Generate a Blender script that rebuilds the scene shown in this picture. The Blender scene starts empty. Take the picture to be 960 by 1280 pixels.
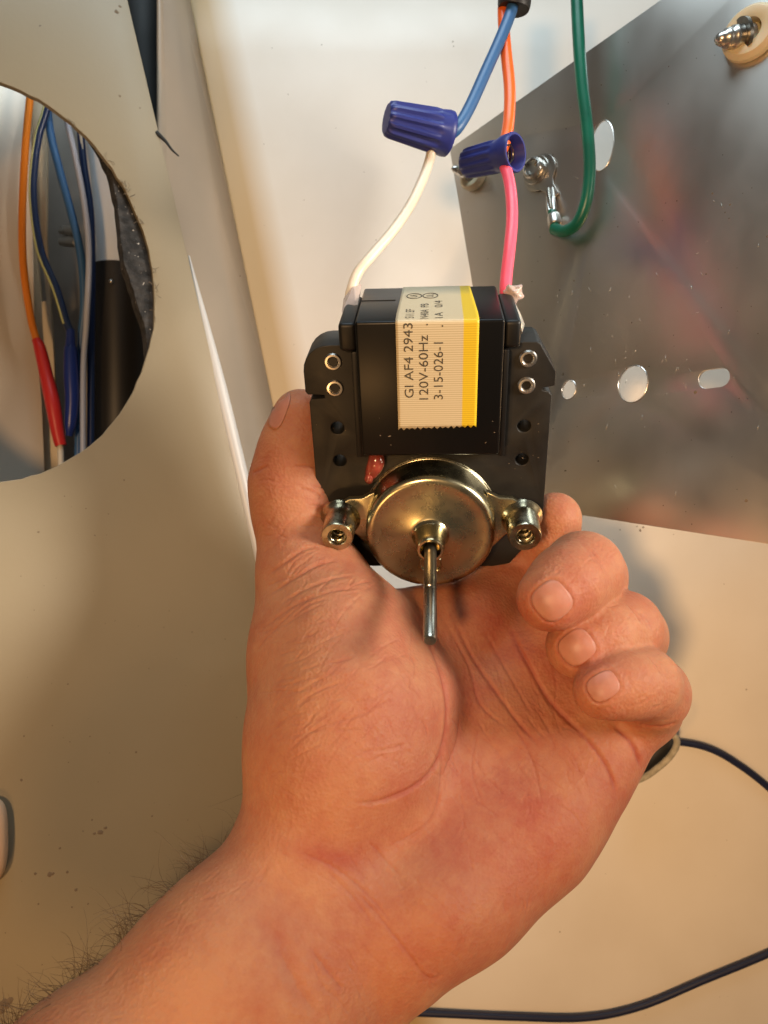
import bpy, bmesh, math, random
import numpy as np
from mathutils import Vector, Matrix
from mathutils.bvhtree import BVHTree

random.seed(7); RNG = np.random.default_rng(7)
S = bpy.context.scene
COL = S.collection
MM = 0.001
F = 961.0                       # focal length in photo pixels (960 x 1280)

# ------------------------------------------------------------------ camera
cam_d = bpy.data.cameras.new('camera'); cam = bpy.data.objects.new('camera', cam_d); COL.objects.link(cam)
cam.location = (0, 0, 0); cam.rotation_euler = (math.radians(90), 0, 0)
cam_d.sensor_fit = 'VERTICAL'; cam_d.sensor_height = 34.6; cam_d.sensor_width = 34.6
cam_d.lens = F / 1280 * 34.6
cam_d.clip_start = 0.004; cam_d.clip_end = 50
cam_d.dof.use_dof = True; cam_d.dof.focus_distance = 0.192; cam_d.dof.aperture_fstop = 24
S.camera = cam

# ------------------------------------------------------------------ world and lamps
w = bpy.data.worlds.new('World'); S.world = w; w.use_nodes = True
bg = w.node_tree.nodes['Background']; bg.inputs['Color'].default_value = (1.0, 0.86, 0.70, 1); bg.inputs['Strength'].default_value = 0.075

def lamp(name, loc, target, energy, color, size, size_y=None, spread=180):
    d = bpy.data.lights.new(name, 'AREA'); d.energy = energy; d.color = color
    d.shape = 'RECTANGLE' if size_y else 'DISK'; d.size = size * MM
    if size_y: d.size_y = size_y * MM
    d.spread = math.radians(spread)
    o = bpy.data.objects.new(name, d); COL.objects.link(o)
    o.location = Vector(loc) * MM
    o.rotation_euler = (Vector(target) - Vector(loc)).to_track_quat('-Z', 'Y').to_euler()
    return o
# coordinates in millimetres: x right, y away from the camera, z up
lamp('ceiling_lamp', (0, 70, 430), (20, 318, 120), 0.70, (0.74, 0.91, 1.0), 300, 160, 130)
lamp('unseen_right_light', (420, -20, 105), (-100, 250, 10), 0.30, (1.0, 0.88, 0.74), 150, None, 44)  # unseen narrow light, added to throw the shade band across the panel
lamp('room_lamp', (-150, -400, -25), (92, 230, -80), 0.52, (1.0, 0.60, 0.285), 60, None, 66)
lamp('low_lamp', (-110, 0, -205), (-60, 200, -90), 0.22, (1.0, 0.52, 0.18), 36)

S.view_settings.view_transform = 'Standard'; S.view_settings.look = 'None'
S.view_settings.exposure = 0.0; S.view_settings.gamma = 1.0; S.view_settings.use_curve_mapping = False
S.render.engine = 'CYCLES'
S.cycles.use_denoising = True
S.cycles.max_bounces = 8
S.cycles.sample_clamp_indirect = 4.0

# ------------------------------------------------------------------ helpers
def P(px, py, d):
    """photo pixel and depth (mm) -> millimetre point"""
    return Vector(((px - 480) / F * d, d, -(py - 640) / F * d))

def tag(o, label=None, cat=None, group=None, kind=None):
    if label: o['label'] = label
    if cat: o['category'] = cat
    if group: o['group'] = group
    if kind: o['kind'] = kind
    return o

def link(name, me, m=None, parent=None, smooth=True):
    o = bpy.data.objects.new(name, me); COL.objects.link(o)
    if m is not None:
        me.materials.clear(); me.materials.append(m)
    if parent is not None: o.parent = parent
    if smooth and len(me.polygons):
        me.polygons.foreach_set('use_smooth', [True] * len(me.polygons))
    return o

def empty(name, mat4=None, loc=(0, 0, 0)):
    o = bpy.data.objects.new(name, None); COL.objects.link(o); o.empty_display_size = 0.005
    if mat4 is not None: o.matrix_world = mat4
    else: o.location = Vector(loc) * MM
    return o

def pydata(name, v, f, m=None, parent=None, smooth=True, auto=None):
    me = bpy.data.meshes.new(name)
    me.from_pydata([tuple(Vector(p) * MM) for p in v], [], f); me.update()
    o = link(name, me, m, parent, smooth)
    if auto is not None: sharp(me, auto)
    return o

def sharp(me, ang):
    bm = bmesh.new(); bm.from_mesh(me)
    bmesh.ops.recalc_face_normals(bm, faces=bm.faces)
    for e in bm.edges:
        if len(e.link_faces) == 2 and e.calc_face_angle(0) > math.radians(ang): e.smooth = False
    bm.to_mesh(me); bm.free()

def catmull(pts, n=10):
    pts = [np.array(p, float) for p in pts]
    q = [2 * pts[0] - pts[1]] + pts + [2 * pts[-1] - pts[-2]]
    out = []
    for i in range(1, len(q) - 2):
        p0, p1, p2, p3 = q[i - 1], q[i], q[i + 1], q[i + 2]
        for k in range(n):
            t = k / n
            out.append(0.5 * ((2 * p1) + (-p0 + p2) * t + (2 * p0 - 5 * p1 + 4 * p2 - p3) * t * t + (-p0 + 3 * p1 - 3 * p2 + p3) * t ** 3))
    out.append(q[-2]); return out

def tube_data(path, rad, seg=14, caps=True):
    path = [Vector(p) for p in path]; n = len(path)
    if not hasattr(rad, '__len__'): rad = [rad] * n
    v, f = [], []
    t0 = (path[1] - path[0]).normalized()
    a = t0.orthogonal().normalized(); prev = t0
    for i in range(n):
        t = (path[min(i + 1, n - 1)] - path[max(i - 1, 0)]).normalized()
        a = (prev.rotation_difference(t) @ a); a = (a - t * a.dot(t)).normalized(); prev = t
        b = t.cross(a)
        for k in range(seg):
            an = 2 * math.pi * k / seg
            v.append(path[i] + (a * math.cos(an) + b * math.sin(an)) * rad[i])
    for i in range(n - 1):
        for k in range(seg):
            k2 = (k + 1) % seg
            f.append((i * seg + k, i * seg + k2, (i + 1) * seg + k2, (i + 1) * seg + k))
    if caps:
        f.append(tuple(range(seg - 1, -1, -1))); f.append(tuple((n - 1) * seg + k for k in range(seg)))
    return v, f

def tube(name, pts, rad, m, parent=None, seg=14, n=10, caps=True, spline=True):
    path = catmull(pts, n) if spline else pts
    if hasattr(rad, '__len__') and len(rad) == len(pts) and spline:
        rr = catmull([(r, 0, 0) for r in rad], n); rad = [max(x[0], 0.01) for x in rr]
    v, f = tube_data(path, rad, seg, caps)
    return pydata(name, v, f, m, parent, True, 60)

def lathe_data(profile, seg=40, closed=False):
    """profile list of (r, z) -> vertices round the z axis"""
    v, f = [], []
    n = len(profile)
    for r, z in profile:
        for k in range(seg):
            a = 2 * math.pi * k / seg
            v.append(Vector((r * math.cos(a), r * math.sin(a), z)))
    for i in range(n - 1 if not closed else n):
        j = (i + 1) % n
        for k in range(seg):
            k2 = (k + 1) % seg
            f.append((i * seg + k, i * seg + k2, j * seg + k2, j * seg + k))
    if not closed:
        if profile[0][0] > 1e-6: f.append(tuple(range(seg - 1, -1, -1)))
        if profile[-1][0] > 1e-6: f.append(tuple((n - 1) * seg + k for k in range(seg)))
    return v, f

def lathe(name, profile, m, parent=None, loc=(0, 0, 0), axis=None, seg=40, closed=False, auto=35):
    v, f = lathe_data(profile, seg, closed)
    q = Vector((0, 0, 1)).rotation_difference(Vector(axis)) if axis is not None else None
    v = [((q @ p) if q else p) + Vector(loc) for p in v]
    return pydata(name, v, f, m, parent, True, auto)

def flat(name, outlines, z0, z1, m, parent=None, bevel=0.0, res=2, auto=35):
    """2-D outlines (first outer, then holes), extruded from z0 to z1 in millimetres"""
    cu = bpy.data.curves.new('tmp', 'CURVE'); cu.dimensions = '2D'; cu.fill_mode = 'BOTH'
    for pts in outlines:
        sp = cu.splines.new('POLY'); sp.points.add(len(pts) - 1); sp.use_cyclic_u = True
        for p, c in zip(sp.points, pts): p.co = (c[0], c[1], 0, 1)
    cu.extrude = max((z1 - z0) / 2 - bevel, 0.0); cu.bevel_depth = bevel; cu.bevel_resolution = res; cu.offset = -bevel
    t = bpy.data.objects.new('tmp', cu); COL.objects.link(t)
    dg = bpy.context.evaluated_depsgraph_get()
    me = bpy.data.meshes.new_from_object(t.evaluated_get(dg))
    bpy.data.objects.remove(t); bpy.data.curves.remove(cu)
    me.transform(Matrix.Translation((0, 0, (z0 + z1) / 2))); me.transform(Matrix.Scale(MM, 4))
    bm = bmesh.new(); bm.from_mesh(me); bmesh.ops.remove_doubles(bm, verts=bm.verts, dist=1e-6); bm.to_mesh(me); bm.free()
    me.name = name
    o = link(name, me, m, parent, True); sharp(me, auto)
    return o

def circ(cx, cy, r, n=32, ry=None, a0=0):
    ry = r if ry is None else ry
    return [(cx + r * math.cos(a0 + 2 * math.pi * k / n), cy + ry * math.sin(a0 + 2 * math.pi * k / n)) for k in range(n)]

def rrect(x0, y0, x1, y1, r, n=6, corners=(1, 1, 1, 1)):
    out = []
    for (cx, cy, a, on) in ((x1 - r, y1 - r, 0, corners[0]), (x0 + r, y1 - r, 90, corners[1]), (x0 + r, y0 + r, 180, corners[2]), (x1 - r, y0 + r, 270, corners[3])):
        if on:
            for k in range(n + 1):
                an = math.radians(a + 90 * k / n); out.append((cx + r * math.cos(an), cy + r * math.sin(an)))
        else:
            out.append((cx + r * (1 if a in (0, 270) else -1), cy + r * (1 if a in (0, 90) else -1)))
    return out

def box(name, x0, x1, y0, y1, z0, z1, m, parent=None, bev=0.4, seg=2):
    bm = bmesh.new(); bmesh.ops.create_cube(bm, size=1)
    for v in bm.verts:
        v.co = Vector((x0 + (v.co.x + .5) * (x1 - x0), y0 + (v.co.y + .5) * (y1 - y0), z0 + (v.co.z + .5) * (z1 - z0))) * MM
    if bev: bmesh.ops.bevel(bm, geom=bm.edges[:], offset=bev * MM, segments=seg, affect='EDGES', profile=0.5)
    me = bpy.data.meshes.new(name); bm.to_mesh(me); bm.free()
    o = link(name, me, m, parent, True); sharp(me, 40)
    return o

# ------------------------------------------------------------------ materials
def mat(name, c, rough=0.5, metal=0.0, c2=None, scale=40, amount=1.0, bump=0.0, bscale=200, rvar=0.0, spots=None, spot_scale=300, spot_cut=0.72,
        coat=0.0, stretch=None, trans=0.0, spec=0.5, sss=0.0, aniso=0.0):
    m = bpy.data.materials.new(name); m.use_nodes = True
    nt = m.node_tree; N = nt.nodes; L = nt.links; b = N['Principled BSDF']
    b.inputs['Base Color'].default_value = (*c, 1); b.inputs['Roughness'].default_value = rough; b.inputs['Metallic'].default_value = metal
    b.inputs['Coat Weight'].default_value = coat; b.inputs['Specular IOR Level'].default_value = spec
    b.inputs['Transmission Weight'].default_value = trans
    if aniso: b.inputs['Anisotropic'].default_value = aniso
    if sss:
        b.inputs['Subsurface Weight'].default_value = sss; b.inputs['Subsurface Scale'].default_value = 0.002
    tc = N.new('ShaderNodeTexCoord'); src = tc.outputs['Object']
    if stretch:
        mp = N.new('ShaderNodeMapping'); mp.inputs['Scale'].default_value = stretch; L.new(src, mp.inputs['Vector']); src = mp.outputs['Vector']
    col = None
    if c2 is not None:
        n = N.new('ShaderNodeTexNoise'); n.inputs['Scale'].default_value = scale; n.inputs['Detail'].default_value = 6; L.new(src, n.inputs['Vector'])
        r = N.new('ShaderNodeValToRGB'); r.color_ramp.elements[0].position = 0.5 - 0.2 / max(amount, .05) * 0.5 - .02; r.color_ramp.elements[1].position = 0.5 + 0.2 / max(amount, .05) * 0.5
        r.color_ramp.elements[0].color = (*c, 1); r.color_ramp.elements[1].color = (*c2, 1)
        L.new(n.outputs['Fac'], r.inputs['Fac']); col = r.outputs['Color']
    if spots is not None:
        n = N.new('ShaderNodeTexNoise'); n.inputs['Scale'].default_value = spot_scale; n.inputs['Detail'].default_value = 2; L.new(tc.outputs['Object'], n.inputs['Vector'])
        r = N.new('ShaderNodeValToRGB'); r.color_ramp.elements[0].position = spot_cut; r.color_ramp.elements[1].position = spot_cut + .03
        L.new(n.outputs['Fac'], r.inputs['Fac'])
        mx = N.new('ShaderNodeMix'); mx.data_type = 'RGBA'; L.new(r.outputs['Color'], mx.inputs['Factor'])
        if col is not None: L.new(col, mx.inputs['A'])
        else: mx.inputs['A'].default_value = (*c, 1)
        mx.inputs['B'].default_value = (*spots, 1); col = mx.outputs['Result']
    if col is not None: L.new(col, b.inputs['Base Color'])
    if rvar:
        n = N.new('ShaderNodeTexNoise'); n.inputs['Scale'].default_value = scale * 1.7; n.inputs['Detail'].default_value = 5; L.new(src, n.inputs['Vector'])
        mr = N.new('ShaderNodeMapRange'); mr.inputs['From Min'].default_value = 0.3; mr.inputs['From Max'].default_value = 0.7
        mr.inputs['To Min'].default_value = max(rough - rvar, 0.02); mr.inputs['To Max'].default_value = rough + rvar
        L.new(n.outputs['Fac'], mr.inputs['Value']); L.new(mr.outputs['Result'], b.inputs['Roughness'])
    if bump:
        n = N.new('ShaderNodeTexNoise'); n.inputs['Scale'].default_value = bscale; n.inputs['Detail'].default_value = 5; L.new(src, n.inputs['Vector'])
        bp = N.new('ShaderNodeBump'); bp.inputs['Strength'].default_value = 1.0; bp.inputs['Distance'].default_value = bump * MM
        L.new(n.outputs['Fac'], bp.inputs['Height']); L.new(bp.outputs['Normal'], b.inputs['Normal'])
    return m

M = {}
M['liner'] = mat('liner_plastic', (0.80, 0.76, 0.70), 0.38, c2=(0.70, 0.65, 0.575), scale=16, amount=.5, bump=0.10, bscale=25, rvar=.08, spots=(.30, .26, .22), spot_scale=230, spot_cut=.80)
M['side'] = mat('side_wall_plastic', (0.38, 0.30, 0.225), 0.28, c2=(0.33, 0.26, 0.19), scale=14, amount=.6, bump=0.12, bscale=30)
def paint_corner_light(m):
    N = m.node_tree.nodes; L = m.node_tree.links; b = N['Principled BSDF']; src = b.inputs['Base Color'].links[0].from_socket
    at = N.new('ShaderNodeAttribute'); at.attribute_name = 'light_fade'
    mx = N.new('ShaderNodeMix'); mx.data_type = 'RGBA'; mx.inputs['A'].default_value = (0.50, 0.36, 0.20, 1)  # warm light at the corner is mixed into the liner colour
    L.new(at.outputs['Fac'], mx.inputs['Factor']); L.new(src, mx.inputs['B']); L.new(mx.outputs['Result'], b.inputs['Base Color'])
paint_corner_light(M['liner'])

M['panel'] = mat('panel_plastic', (0.27, 0.228, 0.15), 0.46, c2=(0.238, 0.198, 0.128), scale=11, amount=.5, bump=0.03, bscale=500, rvar=.08, spots=(.12, .09, .06), spot_scale=260, spot_cut=.765)
M['lip'] = mat('panel_lip', (0.46, 0.46, 0.46), 0.4)
M['foam'] = mat('foam_insulation', (0.045, 0.042, 0.04), 0.9, c2=(.012, .012, .012), scale=300, bump=0.8, bscale=420, spots=(.40, .37, .33), spot_scale=900, spot_cut=.70)
M['black_gap'] = mat('black_shade_and_shred', (0.012, 0.011, 0.010), 0.7)  # flat black for the added gap shade and the loose shred
def steel_mat():
    m = mat('galvanised_steel', (0.78, 0.74, 0.69), 0.32, 1.0, c2=(0.68, 0.645, 0.60), scale=22, amount=.35, bump=0.0015, bscale=60, rvar=.05, spots=(.16, .13, .10), spot_scale=420, spot_cut=.745, stretch=(1, .6, 1))
    return m
M['steel'] = steel_mat()
M['bright_metal'] = mat('bright_metal', (0.60, 0.58, 0.54), 0.30, 1.0, bump=.02, bscale=600, rvar=.08)
M['dark_metal'] = mat('dark_metal', (0.16, 0.15, 0.13), 0.35, 1.0)
M['nylon'] = mat('cream_nylon', (0.62, 0.50, 0.30), 0.45, c2=(.70, .59, .40), scale=60, bump=.05, bscale=200, sss=.2)
M['frame'] = mat('black_lamination', (0.009, 0.0085, 0.008), 0.5, c2=(0.015, 0.014, 0.012), scale=90, spec=.3, bump=0.02, bscale=500, rvar=.10)
M['tape'] = mat('black_tape', (0.003, 0.003, 0.003), 0.34, bump=0.02, bscale=120, spec=.22)
M['bobbin'] = mat('black_bobbin', (0.005, 0.005, 0.005), 0.45, bump=.02, bscale=400, spec=.3)
M['zinc'] = mat('yellow_zinc', (0.47, 0.44, 0.30), 0.28, 1.0, c2=(0.40, 0.37, 0.245), scale=160, amount=.5, bump=0.003, bscale=200, rvar=.04)
M['bushing'] = mat('zinc_bushing', (0.52, 0.45, 0.28), 0.20, 1.0, bump=.02, bscale=300)
M['post'] = mat('standoff_zinc', (0.52, 0.48, 0.36), 0.26, 1.0, c2=(.30, .26, .17), scale=200, rvar=.08)
M['shaft'] = mat('steel_shaft', (0.40, 0.37, 0.31), 0.30, 1.0, c2=(.22, .20, .17), scale=120, amount=.8, rvar=.08, stretch=(1, 1, .3))
M['copper'] = mat('enamelled_copper', (0.28, 0.05, 0.035), 0.2, 0.0, c2=(.16, .03, .02), scale=200, coat=.6)
M['white_wire'] = mat('white_wire', (0.78, 0.71, 0.60), 0.38, c2=(.66, .57, .45), scale=60, amount=.6, sss=.1)
M['pink_wire'] = mat('pink_wire', (0.86, 0.10, 0.17), 0.36, sss=.15)
M['orange_wire'] = mat('orange_wire', (0.85, 0.14, 0.02), 0.34)
M['orange2'] = mat('orange_wire_inside', (0.80, 0.24, 0.02), 0.32)
M['blue_wire'] = mat('blue_wire', (0.035, 0.12, 0.30), 0.42)
M['green_wire'] = mat('green_wire', (0.004, 0.145, 0.092), 0.35, c2=(.003, .11, .07), scale=90)
M['nut'] = mat('blue_wire_nut', (0.020, 0.030, 0.20), 0.42, bump=.02, bscale=500)
M['nut2'] = mat('blue_wire_nut_inside', (0.012, 0.018, 0.13), 0.5)
M['sleeve'] = mat('black_sleeve', (0.012, 0.012, 0.012), 0.5)
M['navy'] = mat('navy_cord', (0.010, 0.014, 0.045), 0.4)
M['twine'] = mat('grey_twine', (0.42, 0.38, 0.29), 0.8, c2=(.30, .27, .2), scale=400, bump=.2, bscale=900)
M['knob'] = mat('pale_knob', (0.70, 0.50, 0.34), 0.45)
M['glue'] = mat('clear_glue', (0.80, 0.66, 0.60), 0.25, trans=.55, bump=.3, bscale=300)
M['gwire'] = mat('grey_wire', (0.42, 0.45, 0.55), 0.35)
M['navy_wire'] = mat('navy_wire', (0.012, 0.03, 0.10), 0.35)
M['yellow_stripe'] = mat('yellow_green_stripe', (0.45, 0.48, 0.22), 0.5)
M['red'] = mat('red_heat_shrink', (0.62, 0.025, 0.02), 0.38, bump=.15, bscale=150)
M['bluecrimp'] = mat('blue_crimp', (0.015, 0.035, 0.20), 0.3)
M['cream'] = mat('cream_strip', (0.74, 0.62, 0.44), 0.45)
M['cavgrey'] = mat('grey_cavity', (0.42, 0.385, 0.35), 0.4, 0.2, c2=(.34, .31, .28), scale=30)
M['cavplate'] = mat('beige_cavity_plate', (0.74, 0.65, 0.54), 0.32, .15)
M['foil'] = mat('aluminium_foil', (0.88, 0.90, 0.92), 0.3, .2, bump=.35, bscale=90)
M['blackpipe'] = mat('black_pipe_wrap', (0.016, 0.015, 0.015), 0.42)
M['ink'] = mat('label_ink', (0.045, 0.04, 0.03), 0.6)
M['dirt'] = mat('dust_fluff', (0.16, 0.12, 0.08), 0.9)
M['hair'] = mat('arm_hair', (0.085, 0.052, 0.025), 0.4)

def label_mat():
    m = bpy.data.materials.new('ribbed_label'); m.use_nodes = True
    nt = m.node_tree; N = nt.nodes; L = nt.links; b = N['Principled BSDF']; b.inputs['Roughness'].default_value = .5
    tc = N.new('ShaderNodeTexCoord'); sep = N.new('ShaderNodeSeparateXYZ'); L.new(tc.outputs['Object'], sep.inputs[0])
    # printed rib lines across the label: run along x, spaced along the wrap direction (y + z)
    sub = N.new('ShaderNodeMath'); sub.operation = 'SUBTRACT'; L.new(sep.outputs['Y'], sub.inputs[0]); L.new(sep.outputs['Z'], sub.inputs[1])
    mul = N.new('ShaderNodeMath'); mul.operation = 'MULTIPLY'; mul.inputs[1].default_value = 2 * math.pi / (0.56 * MM); L.new(sub.outputs[0], mul.inputs[0])
    sn = N.new('ShaderNodeMath'); sn.operation = 'SINE'; L.new(mul.outputs[0], sn.inputs[0])
    mr = N.new('ShaderNodeMapRange'); mr.inputs['From Min'].default_value = 0.1; mr.inputs['From Max'].default_value = 0.9; L.new(sn.outputs[0], mr.inputs['Value'])
    gt = N.new('ShaderNodeMapRange'); gt.inputs['From Min'].default_value = 7.75 * MM; gt.inputs['From Max'].default_value = 8.05 * MM; L.new(sep.outputs['X'], gt.inputs['Value'])
    base = N.new('ShaderNodeMix'); base.data_type = 'RGBA'; L.new(gt.outputs[0], base.inputs['Factor'])
    base.inputs['A'].default_value = (0.53, 0.47, 0.33, 1); base.inputs['B'].default_value = (0.62, 0.45, 0.015, 1)
    line = N.new('ShaderNodeMix'); line.data_type = 'RGBA'; L.new(gt.outputs[0], line.inputs['Factor'])
    line.inputs['A'].default_value = (0.38, 0.32, 0.20, 1); line.inputs['B'].default_value = (0.50, 0.34, 0.01, 1)
    fin = N.new('ShaderNodeMix'); fin.data_type = 'RGBA'; L.new(mr.outputs[0], fin.inputs['Factor']); L.new(base.outputs['Result'], fin.inputs['A']); L.new(line.outputs['Result'], fin.inputs['B'])
    L.new(fin.outputs['Result'], b.inputs['Base Color'])
    return m
M['label'] = label_mat()

def skin_mat():
    m = bpy.data.materials.new('skin'); m.use_nodes = True
    nt = m.node_tree; N = nt.nodes; L = nt.links; b = N['Principled BSDF']
    b.inputs['Subsurface Weight'].default_value = 0.5; b.inputs['Subsurface Radius'].default_value = (1.0, 0.35, 0.18); b.inputs['Subsurface Scale'].default_value = 0.0022
    b.inputs['Roughness'].default_value = .6; b.inputs['Specular IOR Level'].default_value = .26
    tc = N.new('ShaderNodeTexCoord'); at = N.new('ShaderNodeAttribute'); at.attribute_name = 'flush'
    def noise(s, d=5, r=.55):
        n = N.new('ShaderNodeTexNoise'); n.inputs['Scale'].default_value = s; n.inputs['Detail'].default_value = d; n.inputs['Roughness'].default_value = r; L.new(tc.outputs['Object'], n.inputs['Vector']); return n
    n1 = noise(75, 6, .65); n2 = noise(420, 4, .7)
    ad = N.new('ShaderNodeMath'); ad.operation = 'MULTIPLY_ADD'; ad.inputs[1].default_value = 1.7; L.new(n1.outputs['Fac'], ad.inputs[0]); L.new(at.outputs['Fac'], ad.inputs[2])
    ad2 = N.new('ShaderNodeMath'); ad2.operation = 'MULTIPLY_ADD'; ad2.inputs[1].default_value = .7; L.new(n2.outputs['Fac'], ad2.inputs[0]); L.new(ad.outputs[0], ad2.inputs[2])
    r = N.new('ShaderNodeValToRGB'); e = r.color_ramp.elements
    e[0].position = .48; e[0].color = (0.37, 0.172, 0.092, 1); e[1].position = 1.0; e[1].color = (0.272, 0.070, 0.041, 1)
    sc = N.new('ShaderNodeMath'); sc.operation = 'MULTIPLY'; sc.inputs[1].default_value = 1 / 2.0; L.new(ad2.outputs[0], sc.inputs[0]); L.new(sc.outputs[0], r.inputs['Fac'])
    L.new(r.outputs['Color'], b.inputs['Base Color'])
    vo = N.new('ShaderNodeTexVoronoi'); vo.inputs['Scale'].default_value = 1150; L.new(tc.outputs['Object'], vo.inputs['Vector'])
    n3 = noise(900, 3)
    hs = N.new('ShaderNodeMath'); hs.operation = 'ADD'; L.new(vo.outputs['Distance'], hs.inputs[0]); L.new(n3.outputs['Fac'], hs.inputs[1])
    bp = N.new('ShaderNodeBump'); bp.inputs['Strength'].default_value = .7; bp.inputs['Distance'].default_value = .00016; L.new(hs.outputs[0], bp.inputs['Height'])
    n4 = noise(240, 5); bp2 = N.new('ShaderNodeBump'); bp2.inputs['Strength'].default_value = .7; bp2.inputs['Distance'].default_value = .00013; L.new(n4.outputs['Fac'], bp2.inputs['Height']); L.new(bp.outputs['Normal'], bp2.inputs['Normal'])
    L.new(bp2.outputs['Normal'], b.inputs['Normal'])
    return m
M['skin'] = skin_mat()
def nail_mat():
    m = mat('fingernail', (0.375, 0.163, 0.115), 0.45, c2=(.335, .14, .098), scale=300, spec=.3, coat=0.0, sss=.25, bump=.02, bscale=500); return m
M['nail'] = nail_mat()

# ------------------------------------------------------------------ plane frames
class Plane:
    """a tilted plane: origin o, axes a (right), b (up), n towards the camera; converts photo pixels to plane coordinates"""
    def __init__(s, o, n, up=(0, 0, 1)):
        s.o = Vector(o); s.n = Vector(n).normalized(); up = Vector(up)
        s.a = up.cross(s.n).normalized(); s.b = s.n.cross(s.a)
        s.m = Matrix(((s.a.x, s.b.x, s.n.x, s.o.x * MM), (s.a.y, s.b.y, s.n.y, s.o.y * MM), (s.a.z, s.b.z, s.n.z, s.o.z * MM), (0, 0, 0, 1)))
    def uv(s, px, py, k=0.0):
        r = P(px, py, 1.0); t = (s.o + s.n * k).dot(s.n) / r.dot(s.n); p = r * t - s.o
        return (p.dot(s.a), p.dot(s.b))
    def pt(s, u, v, k=0.0): return s.o + s.a * u + s.b * v + s.n * k
    def px(s, px, py, k=0.0): return s.pt(*s.uv(px, py, k), k)

# ------------------------------------------------------------------ the setting: freezer liner
WD = 318.0      # back wall distance
XL = -37.0; RC = 13.0
def lean(z): return -0.205 * z                  # the corner leans: lower means further right
zs = [260, 190, 120, 60, 0, -60, -120, -200, -420]
def strip_sheet(name, prof_fn, m, kind):
    v, f = [], []
    for z in zs: v += [(x, y, z) for x, y in prof_fn(z)]
    n = len(prof_fn(0))
    for i in range(len(zs) - 1):
        for k in range(n - 1): f.append((i * n + k, (i + 1) * n + k, (i + 1) * n + k + 1, i * n + k + 1))
    o = pydata(name, v, f, m, None, True); tag(o, kind=kind)
    md = o.modifiers.new('thick', 'SOLIDIFY'); md.thickness = 1.6 * MM; md.offset = -1
    return o
nb = 16
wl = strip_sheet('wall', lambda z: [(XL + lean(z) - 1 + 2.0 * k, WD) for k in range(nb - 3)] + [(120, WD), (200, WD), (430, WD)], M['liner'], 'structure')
fa = wl.data.attributes.new('light_fade', 'FLOAT', 'POINT')          # warm light band along the corner, painted into the wall colour
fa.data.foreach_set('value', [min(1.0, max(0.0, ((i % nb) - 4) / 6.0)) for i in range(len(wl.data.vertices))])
def side_prof(z):
    x0, y0 = XL + lean(z), WD - .6
    xf, yf = -82.0, 281.0
    return [(xf - 1.5, yf + 3), (xf - 1.2, yf + .5), (xf, yf)] + [(xf + (x0 - xf) * t, yf + (y0 - yf) * t) for t in (.1, .4, .7, 1)]
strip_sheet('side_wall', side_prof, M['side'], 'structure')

# ------------------------------------------------------------------ left cover panel with the round fan hole
PP = Plane(P(240, 345, 268), (math.sin(math.radians(27)), -math.cos(math.radians(27)), 0.05))
pr = empty('cover_panel', PP.m); tag(pr, 'beige plastic cover panel with a large round fan hole on the left', 'panel')
edge_top = PP.uv(122, -160); edge_bot = PP.uv(462, 1290)
outer = [edge_top, (-190, edge_top[1]), (-190, edge_bot[1]), edge_bot]
hc = PP.uv(-22, 347); hr = 66.0
rx = PP.uv(193, 380)[0] - hc[0]; ry = abs(PP.uv(-22, 97)[1] - hc[1])
hole = [(x + 1.2 * RNG.normal() * .15, y + .15 * RNG.normal()) for x, y in circ(hc[0], hc[1], rx, 120, ry)]
flat('panel_sheet', [outer, hole], -2.2, 0, M['panel'], pr, bevel=.25)
# rolled edge strip along the free edge, catching the light
e0 = Vector((*edge_top, 0)); e1 = Vector((*edge_bot, 0))
tube('edge_strip', [e0.lerp(e1, t) + Vector((1.0, 0, -1.7)) for t in (0.31, .42, .55, .65, .8, 1)], [.3, 2.4, 2.9, 3.0, 3.0, 3.0], M['lip'], pr, seg=12, n=4)
# foam gasket behind the hole, creeping inside the rim on the right
gi = []
N_ = 140
for k in range(N_):
    a = 2 * math.pi * k / N_
    c = max(0.0, math.cos(a - math.radians(14)))
    inset = -4.5 + 13.5 * c ** 7 + (0.7 * RNG.random() if c > .6 else 0)
    gi.append((hc[0] + (rx + 1.0 - inset) * math.cos(a), hc[1] + (ry + 1.0 - inset) * math.sin(a)))
fo = flat('foam_gasket', [circ(hc[0], hc[1], rx + 8, 80, ry + 7), gi], -10, -2.4, M['foam'], pr, bevel=.3)
# fluff on the rim
fl = []; ff = []
for k in range(36):
    a = RNG.choice([-.12, .02, .16, .42, .62, .80, 1.05]) + RNG.normal(0, .035); rr = 1 + RNG.normal(0.004, .006)
    c = Vector((hc[0] + rx * rr * math.cos(a), hc[1] + ry * rr * math.sin(a), RNG.random() * .5))
    pts = [c]
    dr = Vector((RNG.normal(.5, .8), RNG.normal(0, .9), abs(RNG.normal(0, .5))))
    for q in range(4):
        dr = (dr + Vector(RNG.normal(0, .7, 3))); pts.append(pts[-1] + dr.normalized() * (.35 + .5 * RNG.random()))
    vv, f2 = tube_data([Vector(p) for p in catmull(pts, 2)], .05 + .07 * RNG.random(), 4)
    b0 = len(fl); fl += vv; ff += [tuple(i + b0 for i in q) for q in f2]
o = pydata('dust_fluff', fl, ff, M['dirt'], pr); o['kind'] = 'stuff'
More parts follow.
